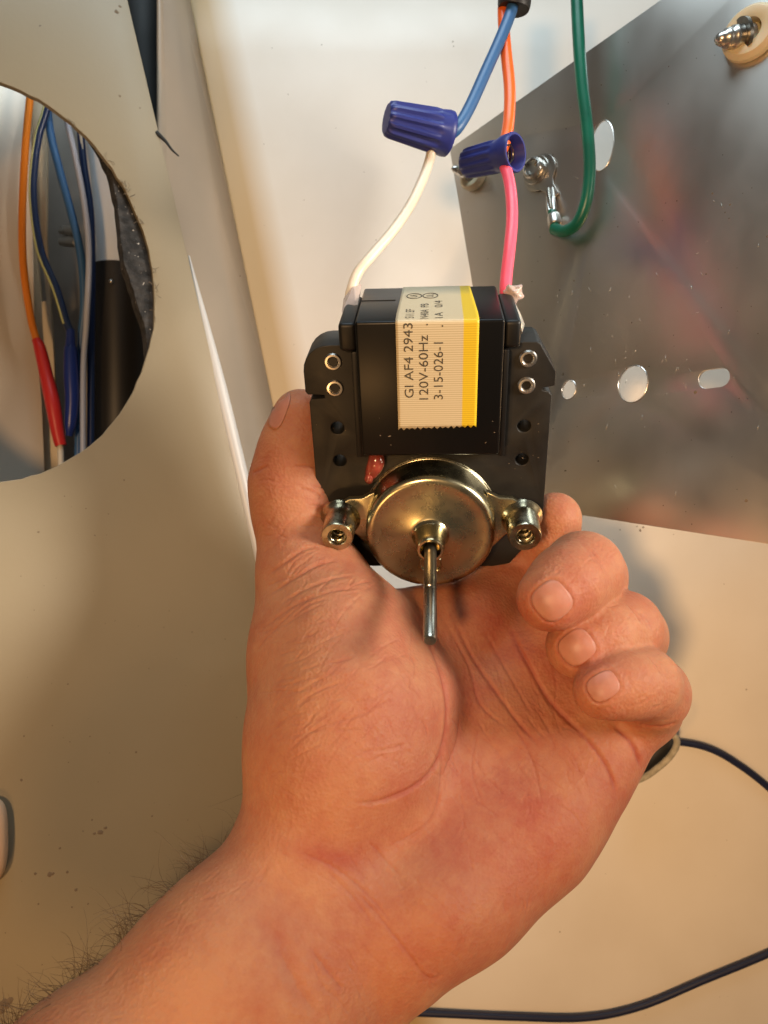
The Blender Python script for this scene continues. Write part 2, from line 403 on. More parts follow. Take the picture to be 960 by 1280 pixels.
# loose grime specks lying on the panel
fl = []; ff = []
def speck(plane, px, py, r, fl, ff, n=7):
    u, v_ = plane.uv(px, py)
    ring = [Vector((u + r * (0.6 + .7 * RNG.random()) * math.cos(2 * math.pi * k / n), v_ + r * (.6 + .7 * RNG.random()) * math.sin(2 * math.pi * k / n), .03)) for k in range(n)]
    b0 = len(fl); fl += ring + [Vector((u, v_, .25 * r + .05))]
    for k in range(n): ff.append((b0 + k, b0 + (k + 1) % n, b0 + n))
for px, py, r in ((44, 1092, .45), (62, 1093, .75), (66, 1092, .5), (84, 1090, .5), (95, 1112, .5), (125, 1040, .9), (132, 1035, .6), (118, 1042, .5), (6, 1255, 1.6), (12, 1250, 1.0), (2, 1262, 1.2), (75, 1060, .4), (155, 600, .3), (48, 665, .35), (175, 135, .3), (150, 120, .5), (146, 15, .7), (150, 8, .5),
                  (27, 975, .4), (170, 940, .35), (85, 855, .3), (110, 1130, .3), (115, 1025, .35), (48, 1130, .3), (90, 1134, .3), (30, 920, .3), (240, 790, .25), (190, 1020, .3), (300, 345, .3)):
    speck(PP, px, py, r, fl, ff)
for _ in range(60):
    px, py = RNG.uniform(0, 300), RNG.uniform(600, 1270); speck(PP, px, py, RNG.uniform(.08, .22), fl, ff)
o = pydata('grime_specks', fl, ff, M['dirt'], pr); o['kind'] = 'stuff'
# sliver of dark fluff hanging from the panel edge
tube('dark_shred', [PP.uv(196, 165) + (-.5,), PP.uv(206, 178) + (1,), PP.uv(213, 190) + (2,), PP.uv(221, 200) + (3,)], [.9, .55, .4, .25], M['black_gap'], pr, seg=7)
# added dark strip, stands in for shade in the gap behind the panel edge
v, f = tube_data([P(178, -60, 300), P(180, 60, 300), P(186, 180, 301), P(200, 330, 302), P(215, 480, 303)], 7.5, 10)
o = pydata('gap_shade_strip', v, f, M['black_gap']); tag(o, 'black strip added as the shade in the gap behind the beige panel edge', 'strip')

# ------------------------------------------------------------------ what shows through the fan hole
o = pydata('wall', [P(-420, -150, 352), P(232, -150, 352), P(232, 900, 352), P(-420, 900, 352)], [(0, 1, 2, 3)], M['cavgrey'], None, False); tag(o, kind='structure')
CPn = Plane(P(15, 345, 312), (.35, -1, 0))
cp = empty('duct_plate', CPn.m); tag(cp, 'flat beige metal duct plate at the far left inside the fan hole', 'plate')
flat('sheet', [[CPn.uv(37, 60), CPn.uv(-330, 60), CPn.uv(-330, 640), CPn.uv(58, 640), CPn.uv(52, 500), CPn.uv(43, 400)]], -1.2, 0, M['cavplate'], cp, bevel=.2)
CS = Plane(P(55, 345, 322), (.05, -1, 0))
cs = empty('slotted_strip', CS.m); tag(cs, 'cream plastic strip with a narrow slot between orange and navy wires', 'strip')
flat('strip_body', [[CS.uv(28, 60), CS.uv(60, 60), CS.uv(58, 300), CS.uv(66, 420), CS.uv(76, 640), CS.uv(50, 640), CS.uv(42, 400), CS.uv(33, 250)],
                    [CS.uv(46, 318), CS.uv(52, 318), CS.uv(58, 376), CS.uv(52, 377)]], -2, 0, M['cream'], cs, bevel=.25)
tube('notch_pin', [CS.pt(*CS.uv(14, 118), 1) - CS.o, ] and [Vector((*CS.uv(14, 118), 1)), Vector((*CS.uv(32, 110), 1))], [1.6, 1.6], M['dark_metal'], cs, n=2)
# wires in the hole
def wire(name, pts, r, m, label, cat='wire', group=None, parent=None, seg=12):
    o = tube(name, [P(*p) for p in pts], r, m, parent, seg=seg)
    if parent is None: tag(o, label, cat, group)
    elif label: o['label'] = label
    return o
ow = wire('electric_wire', [(44, 40, 305), (38, 115, 305), (32, 180, 304), (28, 260, 303), (29, 330, 303), (38, 395, 304), (47, 430, 304)], 1.45, M['orange2'], 'orange wire ending in a red heat shrink sleeve inside the fan hole')
wire('heat_shrink', [(45, 424, 304), (50, 436, 304), (58, 470, 304), (66, 505, 303), (72, 540, 303), (76, 557, 303)], [1.7, 2.3, 2.6, 2.9, 2.5, 2.2], M['red'], 'red heat shrink sleeve', parent=ow)
wire('wire_end', [(75, 552, 303), (76, 575, 303), (76, 620, 303)], 1.2, M['white_wire'], 'bare white wire end below the red sleeve', parent=ow)
nw = wire('electric_wire', [(72, 60, 306), (60, 130, 306), (47, 175, 306), (41, 240, 306), (50, 310, 306), (70, 360, 306), (82, 400, 306), (88, 415, 306)], 1.55, M['navy_wire'], 'navy wire with a pale green stripe ending in a blue crimp')
wire('stripe', [(68, 60, 304.9), (56, 130, 304.9), (43.5, 175, 304.9), (37.5, 240, 304.9), (46, 310, 304.9), (66, 360, 304.9), (80, 405, 304.9)], .55, M['yellow_stripe'], None, parent=nw, seg=8)
wire('crimp', [(88, 412, 306), (88, 432, 306), (88, 437, 306), (89, 470, 306), (90, 500, 306), (88, 530, 306), (86, 545, 306)], [1.6, 2.0, 2.5, 2.9, 2.7, 2.3, 1.3], M['bluecrimp'], 'blue crimp sleeve', parent=nw)
wire('electric_wire', [(56, 90, 309), (62, 160, 309), (75, 215, 308), (90, 270, 308), (101, 320, 309), (105, 380, 310), (100, 450, 312), (97, 620, 312)], 1.6, M['blue_wire'], 'mid blue wire crossing diagonally inside the fan hole')
wire('electric_wire', [(78, 120, 306), (84, 152, 306), (95, 200, 305), (106, 260, 305), (111, 320, 305), (108, 400, 306), (104, 470, 307), (104, 630, 308)], 1.15, M['gwire'], 'pale grey wire running beside the silver pipe')
wire('electric_wire', [(98, 130, 312), (104, 200, 312), (114, 280, 313), (114, 420, 313), (113, 630, 313)], 1.5, M['navy_wire'], 'dark navy wire hugging the left side of the black pipe')
wire('electric_wire', [(95, 140, 311), (101, 170, 311), (106, 215, 312), (108, 260, 314)], .7, M['white_wire'], 'thin white wire at the upper right of the fan hole')
pr2 = empty('drain_pipe', None, P(140, 345, 330)); tag(pr2, 'upright pipe, silver foil above and black wrap below, in the fan hole', 'pipe')
off = P(140, 345, 330)
def pipe(name, pts, r, m):
    path = [P(*p) - off for p in pts]
    return tube(name, path, r, m, pr2, seg=36)
pipe('foil_section', [(131, 20, 330), (135, 140, 330), (141, 260, 330), (147, 338, 330)], 10.6, M['foil'])
pipe('black_wrap', [(147, 336, 330), (149, 420, 330), (150, 520, 330), (150, 690, 330)], 11.6, M['blackpipe'])
lathe('water_drop', [(0.0, 1.0), (.5, .87), (.87, .5), (1, 0), (.6, -.5)], M['bright_metal'], pr2, loc=P(139, 352, 317.5) - off, axis=(0, -1, 0), seg=12)
fr = empty('pipe_fitting', None, P(84, 296, 330)); tag(fr, 'small bright brass fitting behind the blue wires', 'fitting')
for q, yy in enumerate((288, 302)):
    a = P(78, yy, 335) - P(84, 296, 330); b = P(96, yy + 1, 328) - P(84, 296, 330)
    tube('ferrule', [a, a.lerp(b, .5), b], [2.0, 2.3, 1.9], M['bright_metal'], fr, n=4)

# ------------------------------------------------------------------ galvanised steel plate on the right
yw = math.radians(45)
SP = Plane(P(563, 187, 298), (-math.sin(yw), -math.cos(yw), 0.06))
sr = empty('steel_plate', SP.m); tag(sr, 'galvanised steel mounting plate with round and slotted holes on the right', 'plate')
c_tl = SP.uv(562, 186); c_tr = SP.uv(1130, -215); c_br = SP.uv(1130, 706); c_bl = SP.uv(636, 630)
m_l = SP.uv(600, 350)
pl_outer = [c_tl, c_bl, c_br, c_tr]
def plane_circle(plane, px, py, wpx, hpx, n=40):
    u, v_ = plane.uv(px, py); a = plane.uv(px + wpx / 2, py); b = plane.uv(px, py - hpx / 2)
    return circ(u, v_, abs(a[0] - u), n, abs(b[1] - v_))
hole_a = plane_circle(SP, 752, 182, 30, 62)
hole_b = plane_circle(SP, 791, 480, 38, 46)
hole_c = plane_circle(SP, 711, 487, 18, 24)
u0 = SP.uv(873, 475); u1 = SP.uv(912, 475); hh = abs(SP.uv(892, 461)[1] - u0[1])
slot = rrect(u0[0], u0[1] - hh, u1[0], u0[1] + hh, hh * .98, 8)
flat('plate_sheet', [pl_outer, hole_a, hole_b, hole_c, slot], -1.0, 0, M['steel'], sr, bevel=.12)
for nm, hcirc in (('hole_rim', hole_b), ('hole_rim', hole_c), ('hole_rim', hole_a)):
    ring = [Vector((x, y, -.05)) for x, y in hcirc]; ring.append(ring[0]); 
    tube(nm, ring, .22, M['bright_metal'], sr, seg=6, spline=False, caps=False)
# pointed sheet-metal screws held in cream nylon grommets
def screw(px, py, s, tilt, drop=0):
    u, v_ = SP.uv(px, py)
    sc = empty('mounting_screw'); sc.parent = sr; sc.location = (u * MM, v_ * MM, 0)
    lathe('grommet', [(7.5 * s, 0), (7.9 * s, .6), (7.8 * s, 2.0), (6.6 * s, 3.2), (4.9 * s, 3.4), (3.6 * s, 3.0), (3.4 * s, 0.1)], M['nylon'], sc, loc=(0, -drop, 0))
    pr_ = [(3.2 * s, 0.1), (3.2 * s, 3.6), (3.0 * s, 4.2), (3.25 * s, 5.0), (3.1 * s, 6.0), (2.6 * s, 6.5), (2.75 * s, 7.2), (2.5 * s, 8.3), (2.0 * s, 8.8), (2.0 * s, 9.4), (1.5 * s, 10.4), (.8 * s, 11.0), (0, 11.2)]
    lathe('screw_shank', pr_, M['bright_metal'], sc, axis=tilt, seg=28, auto=70)
    lathe('washer', [(3.2 * s, 2.6), (5.0 * s, 2.6), (5.0 * s, 3.6), (3.2 * s, 3.6)], M['dark_metal'], sc, axis=tilt, closed=True)
screw(940, 44, 1.0, (-.62, -.22, .75)); screw(594, 218, .72, (-.2, -.1, 1), .8)
# ground screw
u, v_ = SP.uv(672, 214)
gs = empty('ground_screw'); gs.parent = sr; gs.location = (u * MM, v_ * MM, 0)
lathe('screw_head', [(3.7, 1.6), (3.9, 2.2), (3.8, 3.4), (3.4, 4.0), (2.8, 4.2), (2.5, 3.7), (1.2, 3.5), (0, 3.5)], M['bright_metal'], gs, seg=6 * 6, auto=30)
lathe('screw_washer', [(3.0, 1.0), (4.9, 1.0), (5.0, 1.3), (4.8, 1.6), (3.0, 1.6)], M['bright_metal'], gs, closed=True, auto=30)
for k in range(3):
    a = k * 2.1
    tube('drive_mark', [Vector((1.6 * math.cos(a), 1.6 * math.sin(a), 4.1)), Vector((3.0 * math.cos(a + .5), 3.0 * math.sin(a + .5), 4.4))], .28, M['dark_metal'], gs, seg=6, n=3)
# green earth wire with its ring terminal
gw = empty('earth_wire', SP.m); tag(gw, 'thick green earth wire hanging down to a ring terminal on the steel plate', 'wire')
def sp3(px, py, k): return Vector((*SP.uv(px, py, k), k))
inv = SP.m.inverted()
gpts = [sp3(719, -60, 12), sp3(721, 0, 11.5), sp3(724, 60, 11), sp3(728, 110, 10), sp3(734, 160, 8.5), sp3(737, 210, 7), sp3(733, 250, 6), sp3(722, 278, 5), sp3(706, 289, 4.2), sp3(692, 286, 3.6)]
tube('insulation', gpts, 1.95, M['green_wire'], gw, seg=18)
t0 = sp3(672, 214, 2.0)
ta, tb, tc_ = sp3(689, 205, .8), sp3(690, 240, .8), sp3(682, 242, .8)
dn = (tb - Vector((t0.x, t0.y, .8))); ang = math.atan2(dn.y, dn.x)
ol = []
for k in range(31):
    a = ang + math.radians(28) + math.radians(304) * k / 30; ol.append((t0.x + 6.4 * math.cos(a), t0.y + 6.4 * math.sin(a)))
ca, sa = math.cos(ang), math.sin(ang)
for (l, w_) in ((8.0, -1.9), (12.5, -1.7), (12.5, 1.7), (8.0, 1.9)): ol.append((t0.x + l * ca - w_ * sa, t0.y + l * sa + w_ * ca))
flat('ring_terminal', [ol, circ(t0.x, t0.y, 2.6, 24)], .45, 1.0, M['bright_metal'], gw, bevel=.1)
q0 = Vector((t0.x + 9.5 * ca, t0.y + 9.5 * sa, 1.6)); q1 = sp3(694, 285, 3.6)
for w_ in (-1, 1):          # two crimped wings folded over the strands
    sd = Vector((-sa, ca, 0)) * w_
    tube('crimp_wing', [q0 + sd * .9, q0.lerp(q1, .35) + sd * 1.0 + Vector((0, 0, .7)), q0.lerp(q1, .62) + sd * .9 + Vector((0, 0, .8))], [.55, .95, .85], M['bright_metal'], gw, seg=10, n=5)
tube('crimp_band', [q0.lerp(q1, .66), q0.lerp(q1, .70), q0.lerp(q1, .90), q0.lerp(q1, .94)], [1.7, 2.25, 2.25, 1.9], M['bright_metal'], gw, seg=16, n=4)
tube('insulation_end', [q0.lerp(q1, .58) + Vector((0, 0, .5)), q0.lerp(q1, .80) + Vector((0, 0, .6)), q1], 1.55, M['green_wire'], gw, seg=12, n=4)
tube('bare_strand', [q0 + Vector((0, 0, 1.0)), q0.lerp(q1, .2) + Vector((0, 0, 1.2)), q0.lerp(q1, .5) + Vector((0, 0, .9))], .8, M['shaft'], gw, seg=8, n=4)
# specks and fine scratches on the plate, dust on the wall
fl = []; ff = []
for _ in range(90):
    px, py = RNG.uniform(575, 960), RNG.uniform(20, 660)
    if py < 190 - .7 * (px - 562) + 14 or py > 630 + .15 * (px - 636) - 12: continue
    speck(SP, px, py, RNG.choice([.12, .16, .2, .3, .5], p=[.35, .3, .2, .1, .05]), fl, ff)
o = pydata('grime_specks', fl, ff, M['dirt'], sr); o['kind'] = 'stuff'
fl = []; ff = []
for _ in range(60):
    px, py = RNG.normal(800, 90), RNG.normal(420, 110)
    if not (640 < px < 955 and 180 < py < 640): continue
    a = Vector((*SP.uv(px, py), .02)); an = RNG.normal(1.4, .5); l = RNG.uniform(.3, 2.2)
    vv, f2 = tube_data([a, a + Vector((math.cos(an), math.sin(an), 0)) * l], .06, 4)
    b0 = len(fl); fl += vv; ff += [tuple(q + b0 for q in r) for r in f2]
o = pydata('fine_scratches', fl, ff, M['bright_metal'], sr); o['kind'] = 'stuff'
WP = Plane((0, WD, 0), (0, -1, 0)); fl = []; ff = []
for px, py, r in ((746, 861, .3), (800, 663, .6), (804, 659, .4), (796, 658, .35), (775, 662, .3), (838, 657, .25), (933, 862, .35), (905, 730, .2), (842, 668, .2), (566, 52, .35), (567, 58, .3), (360, 118, .2), (455, 215, .2), (470, 300, .25), (380, 250, .2), (420, 160, .2), (330, 180, .2), (860, 1010, .2), (700, 1165, .3), (340, 60, .25), (402, 56, .3)):
    speck(WP, px, py, r, fl, ff)
for _ in range(50): speck(WP, RNG.uniform(300, 960), RNG.uniform(0, 1270), RNG.uniform(.06, .15), fl, ff)
o = pydata('dust_specks', [WP.m @ (p * MM) / MM for p in fl], ff, M['dirt'], wl); o['kind'] = 'stuff'

# ------------------------------------------------------------------ motor
th = math.radians(31)
eu = Vector((0, -math.sin(th), math.cos(th))); en = Vector((-0.053, -math.cos(th), -math.sin(th))).normalized()
ex = eu.cross(en).normalized(); eu = en.cross(ex)
rr = math.radians(2.0); ex, eu = ex * math.cos(rr) + eu * math.sin(rr), eu * math.cos(rr) - ex * math.sin(rr)
MO = P(538, 668.5, 205)
MW = Matrix(((ex.x, eu.x, en.x, MO.x * MM), (ex.y, eu.y, en.y, MO.y * MM), (ex.z, eu.z, en.z, MO.z * MM), (0, 0, 0, 1)))
mo = empty('fan_motor', MW); tag(mo, 'small black electric fan motor with zinc front and long shaft held in the hand', 'motor')
MI = MW.inverted()
def mloc(px, py, d): return (MI @ (P(px, py, d) * MM)) / MM
def mpt(x, y, z): return MO + ex * x + eu * y + en * z

# laminated stator: one sheet outline, several plates in a stack
def stator_outline(e=0.0):
    L_ = []
    # left column from inner top going anticlockwise
    L_ += [(-18.2, 24), (-18.2, 49.2)]
    for k in range(7):
        a = math.radians(90 + 90 * k / 6); L_.append((-25.0 + 6.8 * math.cos(a), 42.4 + 6.8 * math.sin(a)))
    L_ += [(-31.8, 37.0), (-31.2, 36.2), (-27.0, 36.0), (-26.9, 35.2), (-30.4, 35.0), (-31.0, 34.0), (-31.2, 2.0), (-30.4, -2.0)]
    L_ += [(-27.5, -9), (-22.5, -16.2), (-18, -17.2), (18, -17.2), (22.5, -16.2), (27.5, -9), (30.4, -2.0), (30.9, 2), (30.7, 35.2), (29.8, 36.2), (28.2, 36.6), (28.2, 37.2), (31.2, 37.8), (31.2, 41.5), (27.0, 48.6), (26.0, 49.2), (18.2, 49.2), (18.2, 24), (14, 19.5), (-14, 19.5)]
    return L_
holes_m = [circ(sx * 24.2, v_, 1.75, 20) for sx in (-1, 1) for v_ in (26.8, 17.2)]
flat('stator_frame', [stator_outline()] + holes_m, -22, -10, M['frame'], mo, bevel=.25)
for z in (-13, -16, -19):      # thin seams between the laminations
    pass
for sx in (-1, 1):
    for v_ in (45.0, 38.0):
        lathe('rivet', [(2.25, -10.4), (2.25, -9.75), (1.95, -9.35), (1.5, -9.3), (1.2, -9.6), (1.0, -10.6), (0.55, -10.7), (0.35, -10.3), (0, -10.25)], M['bright_metal'], mo, loc=(sx * 24.1, v_, 0), seg=28)
# rear cover behind the stator, keeps the back closed
flat('rear_cover', [circ(0, 0, 17.0, 48)], -30, -22.1, M['zinc'], mo, bevel=1.2)
# wound coil wrapped in black tape, on a bobbin with flanges
def coil():
    bm = bmesh.new(); bmesh.ops.create_cube(bm, size=1)
    for q in bm.verts:
        q.co = Vector((q.co.x * 35.0, 22.0 + (q.co.y + .5) * 35.0, -33 + (q.co.z + .5) * 30.0)) * MM
    bmesh.ops.bevel(bm, geom=bm.edges[:], offset=.7 * MM, segments=3, affect='EDGES', profile=.5)
    me = bpy.data.meshes.new('coil'); bm.to_mesh(me); bm.free()
    o = link('coil', me, M['tape'], mo); sharp(me, 40); return o
coil()
box('bobbin_flange', -21.8, -17.6, 48.9, 55.9, -30, -5.6, M['bobbin'], mo, bev=1.0, seg=3)
box('bobbin_flange', 17.6, 21.6, 49.1, 55.9, -30, -5.6, M['bobbin'], mo, bev=1.0, seg=3)
box('bobbin_flange', -19.0, -17.4, 20.5, 49.0, -29, -5.2, M['bobbin'], mo, bev=.4)
box('bobbin_flange', 17.4, 19.0, 20.5, 49.0, -29, -5.2, M['bobbin'], mo, bev=.4)
box('tape_seam', -17.3, -8.6, 56.9, 57.12, -21.0, -20.6, M['bobbin'], mo, bev=0)
# ribbed paper label wrapped over the front and top of the coil
lab = []
lx0, lx1 = -7.9, 11.5
path = [(30.2, -2.86), (30.75, -2.85), (31.5, -2.84), (40, -2.84), (50, -2.84), (56.2, -2.84)]
for k in range(1, 7):
    a = math.radians(90 * k / 6); path.append((56.2 + .97 * math.sin(a), -3.81 + .97 * math.cos(a)))
path += [(57.17, -8), (57.17, -16), (57.17, -24), (57.17, -32.6)]
v, f = [], []
nx = 28
for j, (yy, zz) in enumerate(path):
    for i in range(nx + 1):
        t = i / nx
        y2 = yy
        if j == 0: y2 = yy + (0.28 if i % 2 else -.28) - .55 * (1 - t) + .12 * math.sin(i * 2.1)
        z2 = zz
        x_ = lx0 + (lx1 - lx0) * t
        if zz < -8: x_ += (0.8 * (1 - t) - 0.9 * t) * (-8 - zz) / 24     # the strip is trimmed narrower at the back
        v.append((x_, y2, z2))
nf = len(v)
for j in range(len(path) - 1):
    for i in range(nx):
        f.append((j * (nx + 1) + i, j * (nx + 1) + i + 1, (j + 1) * (nx + 1) + i + 1, (j + 1) * (nx + 1) + i))
lb = pydata('paper_label', v, f, M['label'], mo, True)
lb['label'] = 'cream ribbed paper label with yellow band and printed rating'
md = lb.modifiers.new('thick', 'SOLIDIFY'); md.thickness = .08 * MM; md.offset = -1
def text(body, x, a0, a1, h, face):
    """lettering running up the label; a0..a1 is the run along the label, h letter height"""
    cu = bpy.data.curves.new('t', 'FONT'); cu.body = body; cu.size = 1; cu.extrude = 0; cu.resolution_u = 4
    t = bpy.data.objects.new('t', cu); COL.objects.link(t)
    me = bpy.data.meshes.new_from_object(t.evaluated_get(bpy.context.evaluated_depsgraph_get()))
    bpy.data.objects.remove(t); bpy.data.curves.remove(cu)
    co = np.array([q.co[:] for q in me.vertices]); mn = co.min(0); mx = co.max(0)
    for q in me.vertices:
        s = a0 + (q.co.x - mn[0]) / (mx[0] - mn[0]) * (a1 - a0); tt = (q.co.y - mn[1]) / (mx[1] - mn[1]) * h
        q.co = Vector((x - tt, s, -2.80) if face == 'front' else (x - tt, 57.215, -s)) * MM
    me.name = 'lettering'
    return link('lettering', me, M['ink'], lb, False)
text('GI AF4 2943', -3.9, 38.0, 56.6, 2.2, 'front'); text('S11 EF', -3.6, 4.6, 12.0, 2.1, 'top')
text('120V-60Hz  .', -.35, 37.5, 56.4, 2.2, 'front'); text('N40A  PB', -.2, 4.2, 16.5, 2.0, 'top')
text('3-15-026-1   .', 3.2, 37.5, 56.0, 2.2, 'front'); text('1A   0/4', 3.2, 4.4, 19.0, 2.0, 'top')
for cx in (-3.9, .2):       # two ringed approval marks at the back of the label
    ring = [Vector((cx + 1.9 * math.cos(a), 57.22, -23.5 - 2.3 * math.sin(a))) for a in np.linspace(0, 2 * math.pi, 25)]
    tube('approval_mark', ring, .12, M['ink'], lb, seg=4, spline=False, caps=False)
text('UR', -3.1, 22.4, 24.8, 1.8, 'top'); text('UL', 1.0, 22.4, 24.8, 1.8, 'top')
# bearing housing: deep drawn zinc cup with rim
hs = lathe('bearing_housing', [(18.3, -10.0), (18.3, -9.4), (17.9, -9.1), (17.5, -8.6), (17.4, -2.0), (17.15, -.8), (16.4, -.15), (15.4, 0.0), (14.6, -.25), (12.0, -.35), (8.5, -.2), (6.0, .25), (4.6, .55), (4.0, 1.2)], M['zinc'], mo, seg=96, auto=50)
hs['label'] = 'round yellow zinc bearing housing'
rim = [Vector((17.95 * math.cos(a), 17.95 * math.sin(a), -9.25)) for a in np.linspace(0, 2 * math.pi, 97)]
tube('rim_edge', rim, .22, M['post'], hs, seg=6, spline=False, caps=False)
bu = lathe('bushing', [(5.0, .45), (4.5, .9), (4.15, 1.6), (3.9, 4.5), (3.55, 7.2), (3.3, 7.6), (2.75, 7.6), (2.55, 7.2), (2.45, 2.0), (0, 2.0)], M['bushing'], mo, seg=48, auto=55)
tube('stamped_mark', [Vector((x, y, .0)) for x, y in ((-2.6, -11.0), (-2.8, -8.2), (-1.6, -7.7), (1.6, -7.7), (2.8, -8.2), (2.6, -11.0), (1.2, -11.6), (-1.2, -11.6), (-2.6, -11.0))], .22, M['zinc'], hs, seg=6, n=3)
sh = lathe('shaft', [(1.58, 1.5), (1.58, 24.4), (1.35, 24.55), (1.35, 25.0), (1.58, 25.15), (1.58, 42.2), (1.3, 42.9), (0, 43.0)], M['shaft'], mo, seg=32, auto=30)
# ears with threaded standoff posts
for sx in (-1, 1):
    ear = [(sx * 14.8, 10.5), (sx * 18.3, 8.6), (sx * 21.8, 8.4)]
    for k in range(9):
        a = math.radians(100 - 200 * k / 8); ear.append((sx * (24.6 + 5.0 * math.cos(a)), 2.2 + 5.0 * math.sin(a)))
    ear += [(sx * 20.5, -3.0), (sx * 18.0, -6.0), (sx * 15.5, -8.5)]
    e_ = flat('mounting_ear', [ear], -6.6, -4.6, M['zinc'], mo, bevel=.5)
    p_ = lathe('standoff_post', [(5.7, -5.2), (5.3, -4.3), (4.7, -3.5), (4.4, -2.4), (4.3, 4.1), (4.05, 4.6), (2.55, 4.6), (2.25, 4.1), (2.2, -4), (0, -4)], M['post'], mo, loc=(sx * 24.4, 2.2, 0), seg=44, auto=45)
    hv = []
    for k in range(150):
        a = k * .42; hv.append(Vector((sx * 24.4 + 2.12 * math.cos(a), 2.2 + 2.12 * math.sin(a), 3.9 - k * .045)))
    tube('thread', hv, .17, M['post'], p_, seg=5, spline=False)
# copper shading coil end seen left of the housing
tube('shading_coil', [Vector((-14.5, 21.0, -10)), Vector((-14.2, 18.0, -8.0)), Vector((-15.4, 15.0, -8.4)), Vector((-16.4, 12.5, -9.5))], [1.6, 2.3, 2.0, 1.4], M['copper'], mo, seg=12)
tube('shading_coil', [Vector((-16.0, 14.8, -7.6)), Vector((-16.4, 13.2, -7.2)), Vector((-16.2, 12.0, -8))], [.8, 1.2, .9], M['copper'], mo, seg=12)
# pale dust specks and nicks on the black faces
fl = []; ff = []
for _ in range(24):
    sx = RNG.choice([-1, 1]); q = RNG.random()
    if q < .6: x, y, z = sx * RNG.uniform(20, 30), RNG.uniform(0, 48), -9.98
    else: x, y, z = RNG.choice([RNG.uniform(-17, -9), RNG.uniform(12.5, 17)]), RNG.uniform(23, 56), -2.98
    r = RNG.choice([.07, .1, .16], p=[.6, .3, .1]); a0 = RNG.uniform(0, 6); st = RNG.uniform(1, 3)
    ring = [Vector((x + r * st * math.cos(a0) * math.cos(k) - r * math.sin(a0) * math.sin(k), y + r * st * math.sin(a0) * math.cos(k) + r * math.cos(a0) * math.sin(k), z)) for k in np.linspace(0, 2 * math.pi, 7)[:-1]]
    b0 = len(fl); fl += ring + [Vector((x, y, z + .06))]
    ff += [(b0 + k, b0 + (k + 1) % 6, b0 + 6) for k in range(6)]
o = pydata('dust_specks', fl, ff, M['dirt'], mo); o['kind'] = 'stuff'
# lead wires soldered at the rear top corners
def mtube(name, pts, r, m, label=None, seg=16, n=12):
    o = tube(name, [mloc(*p) for p in pts], r, m, mo, seg=seg, n=n)
    if label: o['label'] = label
    return o
mtube('lead_wire', [(436, 400, 206), (437, 375, 206), (440, 360, 206), (448, 340, 207), (466, 318, 208), (490, 290, 211), (512, 258, 215), (528, 225, 219), (537, 200, 222), (540, 185, 224)], 1.45, M['white_wire'], 'white lead wire curving up to the blue connector')
mtube('lead_wire', [(634, 385, 203), (632, 365, 203), (633, 345, 204), (637, 310, 206), (640, 275, 209), (639, 245, 212), (635, 220, 216), (628, 203, 219), (618, 196, 221)], 1.62, M['pink_wire'], 'hot pink lead wire rising to the second blue connector')
bt = pydata('terminal_tab', [mloc(*p) for p in ((430, 376, 203), (443, 358, 206), (452, 358, 207), (445, 400, 190), (430, 402, 189), (428, 392, 194))], [(0, 1, 2, 3, 4, 5)], M['glue'], mo, False)
md = bt.modifiers.new('thick', 'SOLIDIFY'); md.thickness = .6 * MM
bt = pydata('terminal_tab', [mloc(*p) for p in ((630, 372, 201), (638, 372, 201), (650, 395, 194), (655, 408, 190), (652, 418, 188), (648, 402, 189), (636, 390, 196))], [(0, 1, 2, 3, 4, 5, 6)], M['white_wire'], mo, False)
md = bt.modifiers.new('thick', 'SOLIDIFY'); md.thickness = .6 * MM
# hot-melt glue blob on the pink lead
bm = bmesh.new(); bmesh.ops.create_icosphere(bm, subdivisions=3, radius=1)
g0 = mloc(642, 367, 200)
for q in bm.verts:
    s = 1 + .35 * math.sin(q.co.x * 5 + 1) * math.sin(q.co.y * 6) + .22 * RNG.random()
    q.co = (Vector((q.co.x * 2.2, q.co.y * 2.1, q.co.z * 1.6)) * s + g0) * MM
me = bpy.data.meshes.new('glue_blob'); bm.to_mesh(me); bm.free(); link('glue_blob', me, M['glue'], mo)

# ------------------------------------------------------------------ supply wires and twist connectors at the top
wb = empty('supply_cable', None, P(640, 5, 232)); tag(wb, 'black cable sleeve at the top with a blue and an orange wire', 'cable')
wo = P(640, 5, 232)
tube('cable_sleeve', [P(646, -70, 236) - wo, P(644, -30, 234) - wo, P(643, 2, 232) - wo, P(642, 11, 232) - wo], [5.0, 5.0, 5.0, 4.7], M['sleeve'], wb, seg=20)
tube('blue_wire', [P(644, -20, 232) - wo, P(640, 10, 231) - wo, P(627, 45, 229) - wo, P(607, 90, 226) - wo, P(588, 132, 223) - wo, P(573, 158, 221) - wo, P(560, 170, 221) - wo], 1.75, M['blue_wire'], wb, seg=18)
tube('orange_wire', [P(632, -20, 234) - wo, P(629, 15, 233) - wo, P(632, 60, 231) - wo, P(637, 110, 228) - wo, P(636, 150, 224) - wo, P(631, 178, 220) - wo, P(624, 190, 221) - wo, P(612, 195, 223) - wo], 1.72, M['orange_wire'], wb, seg=18)

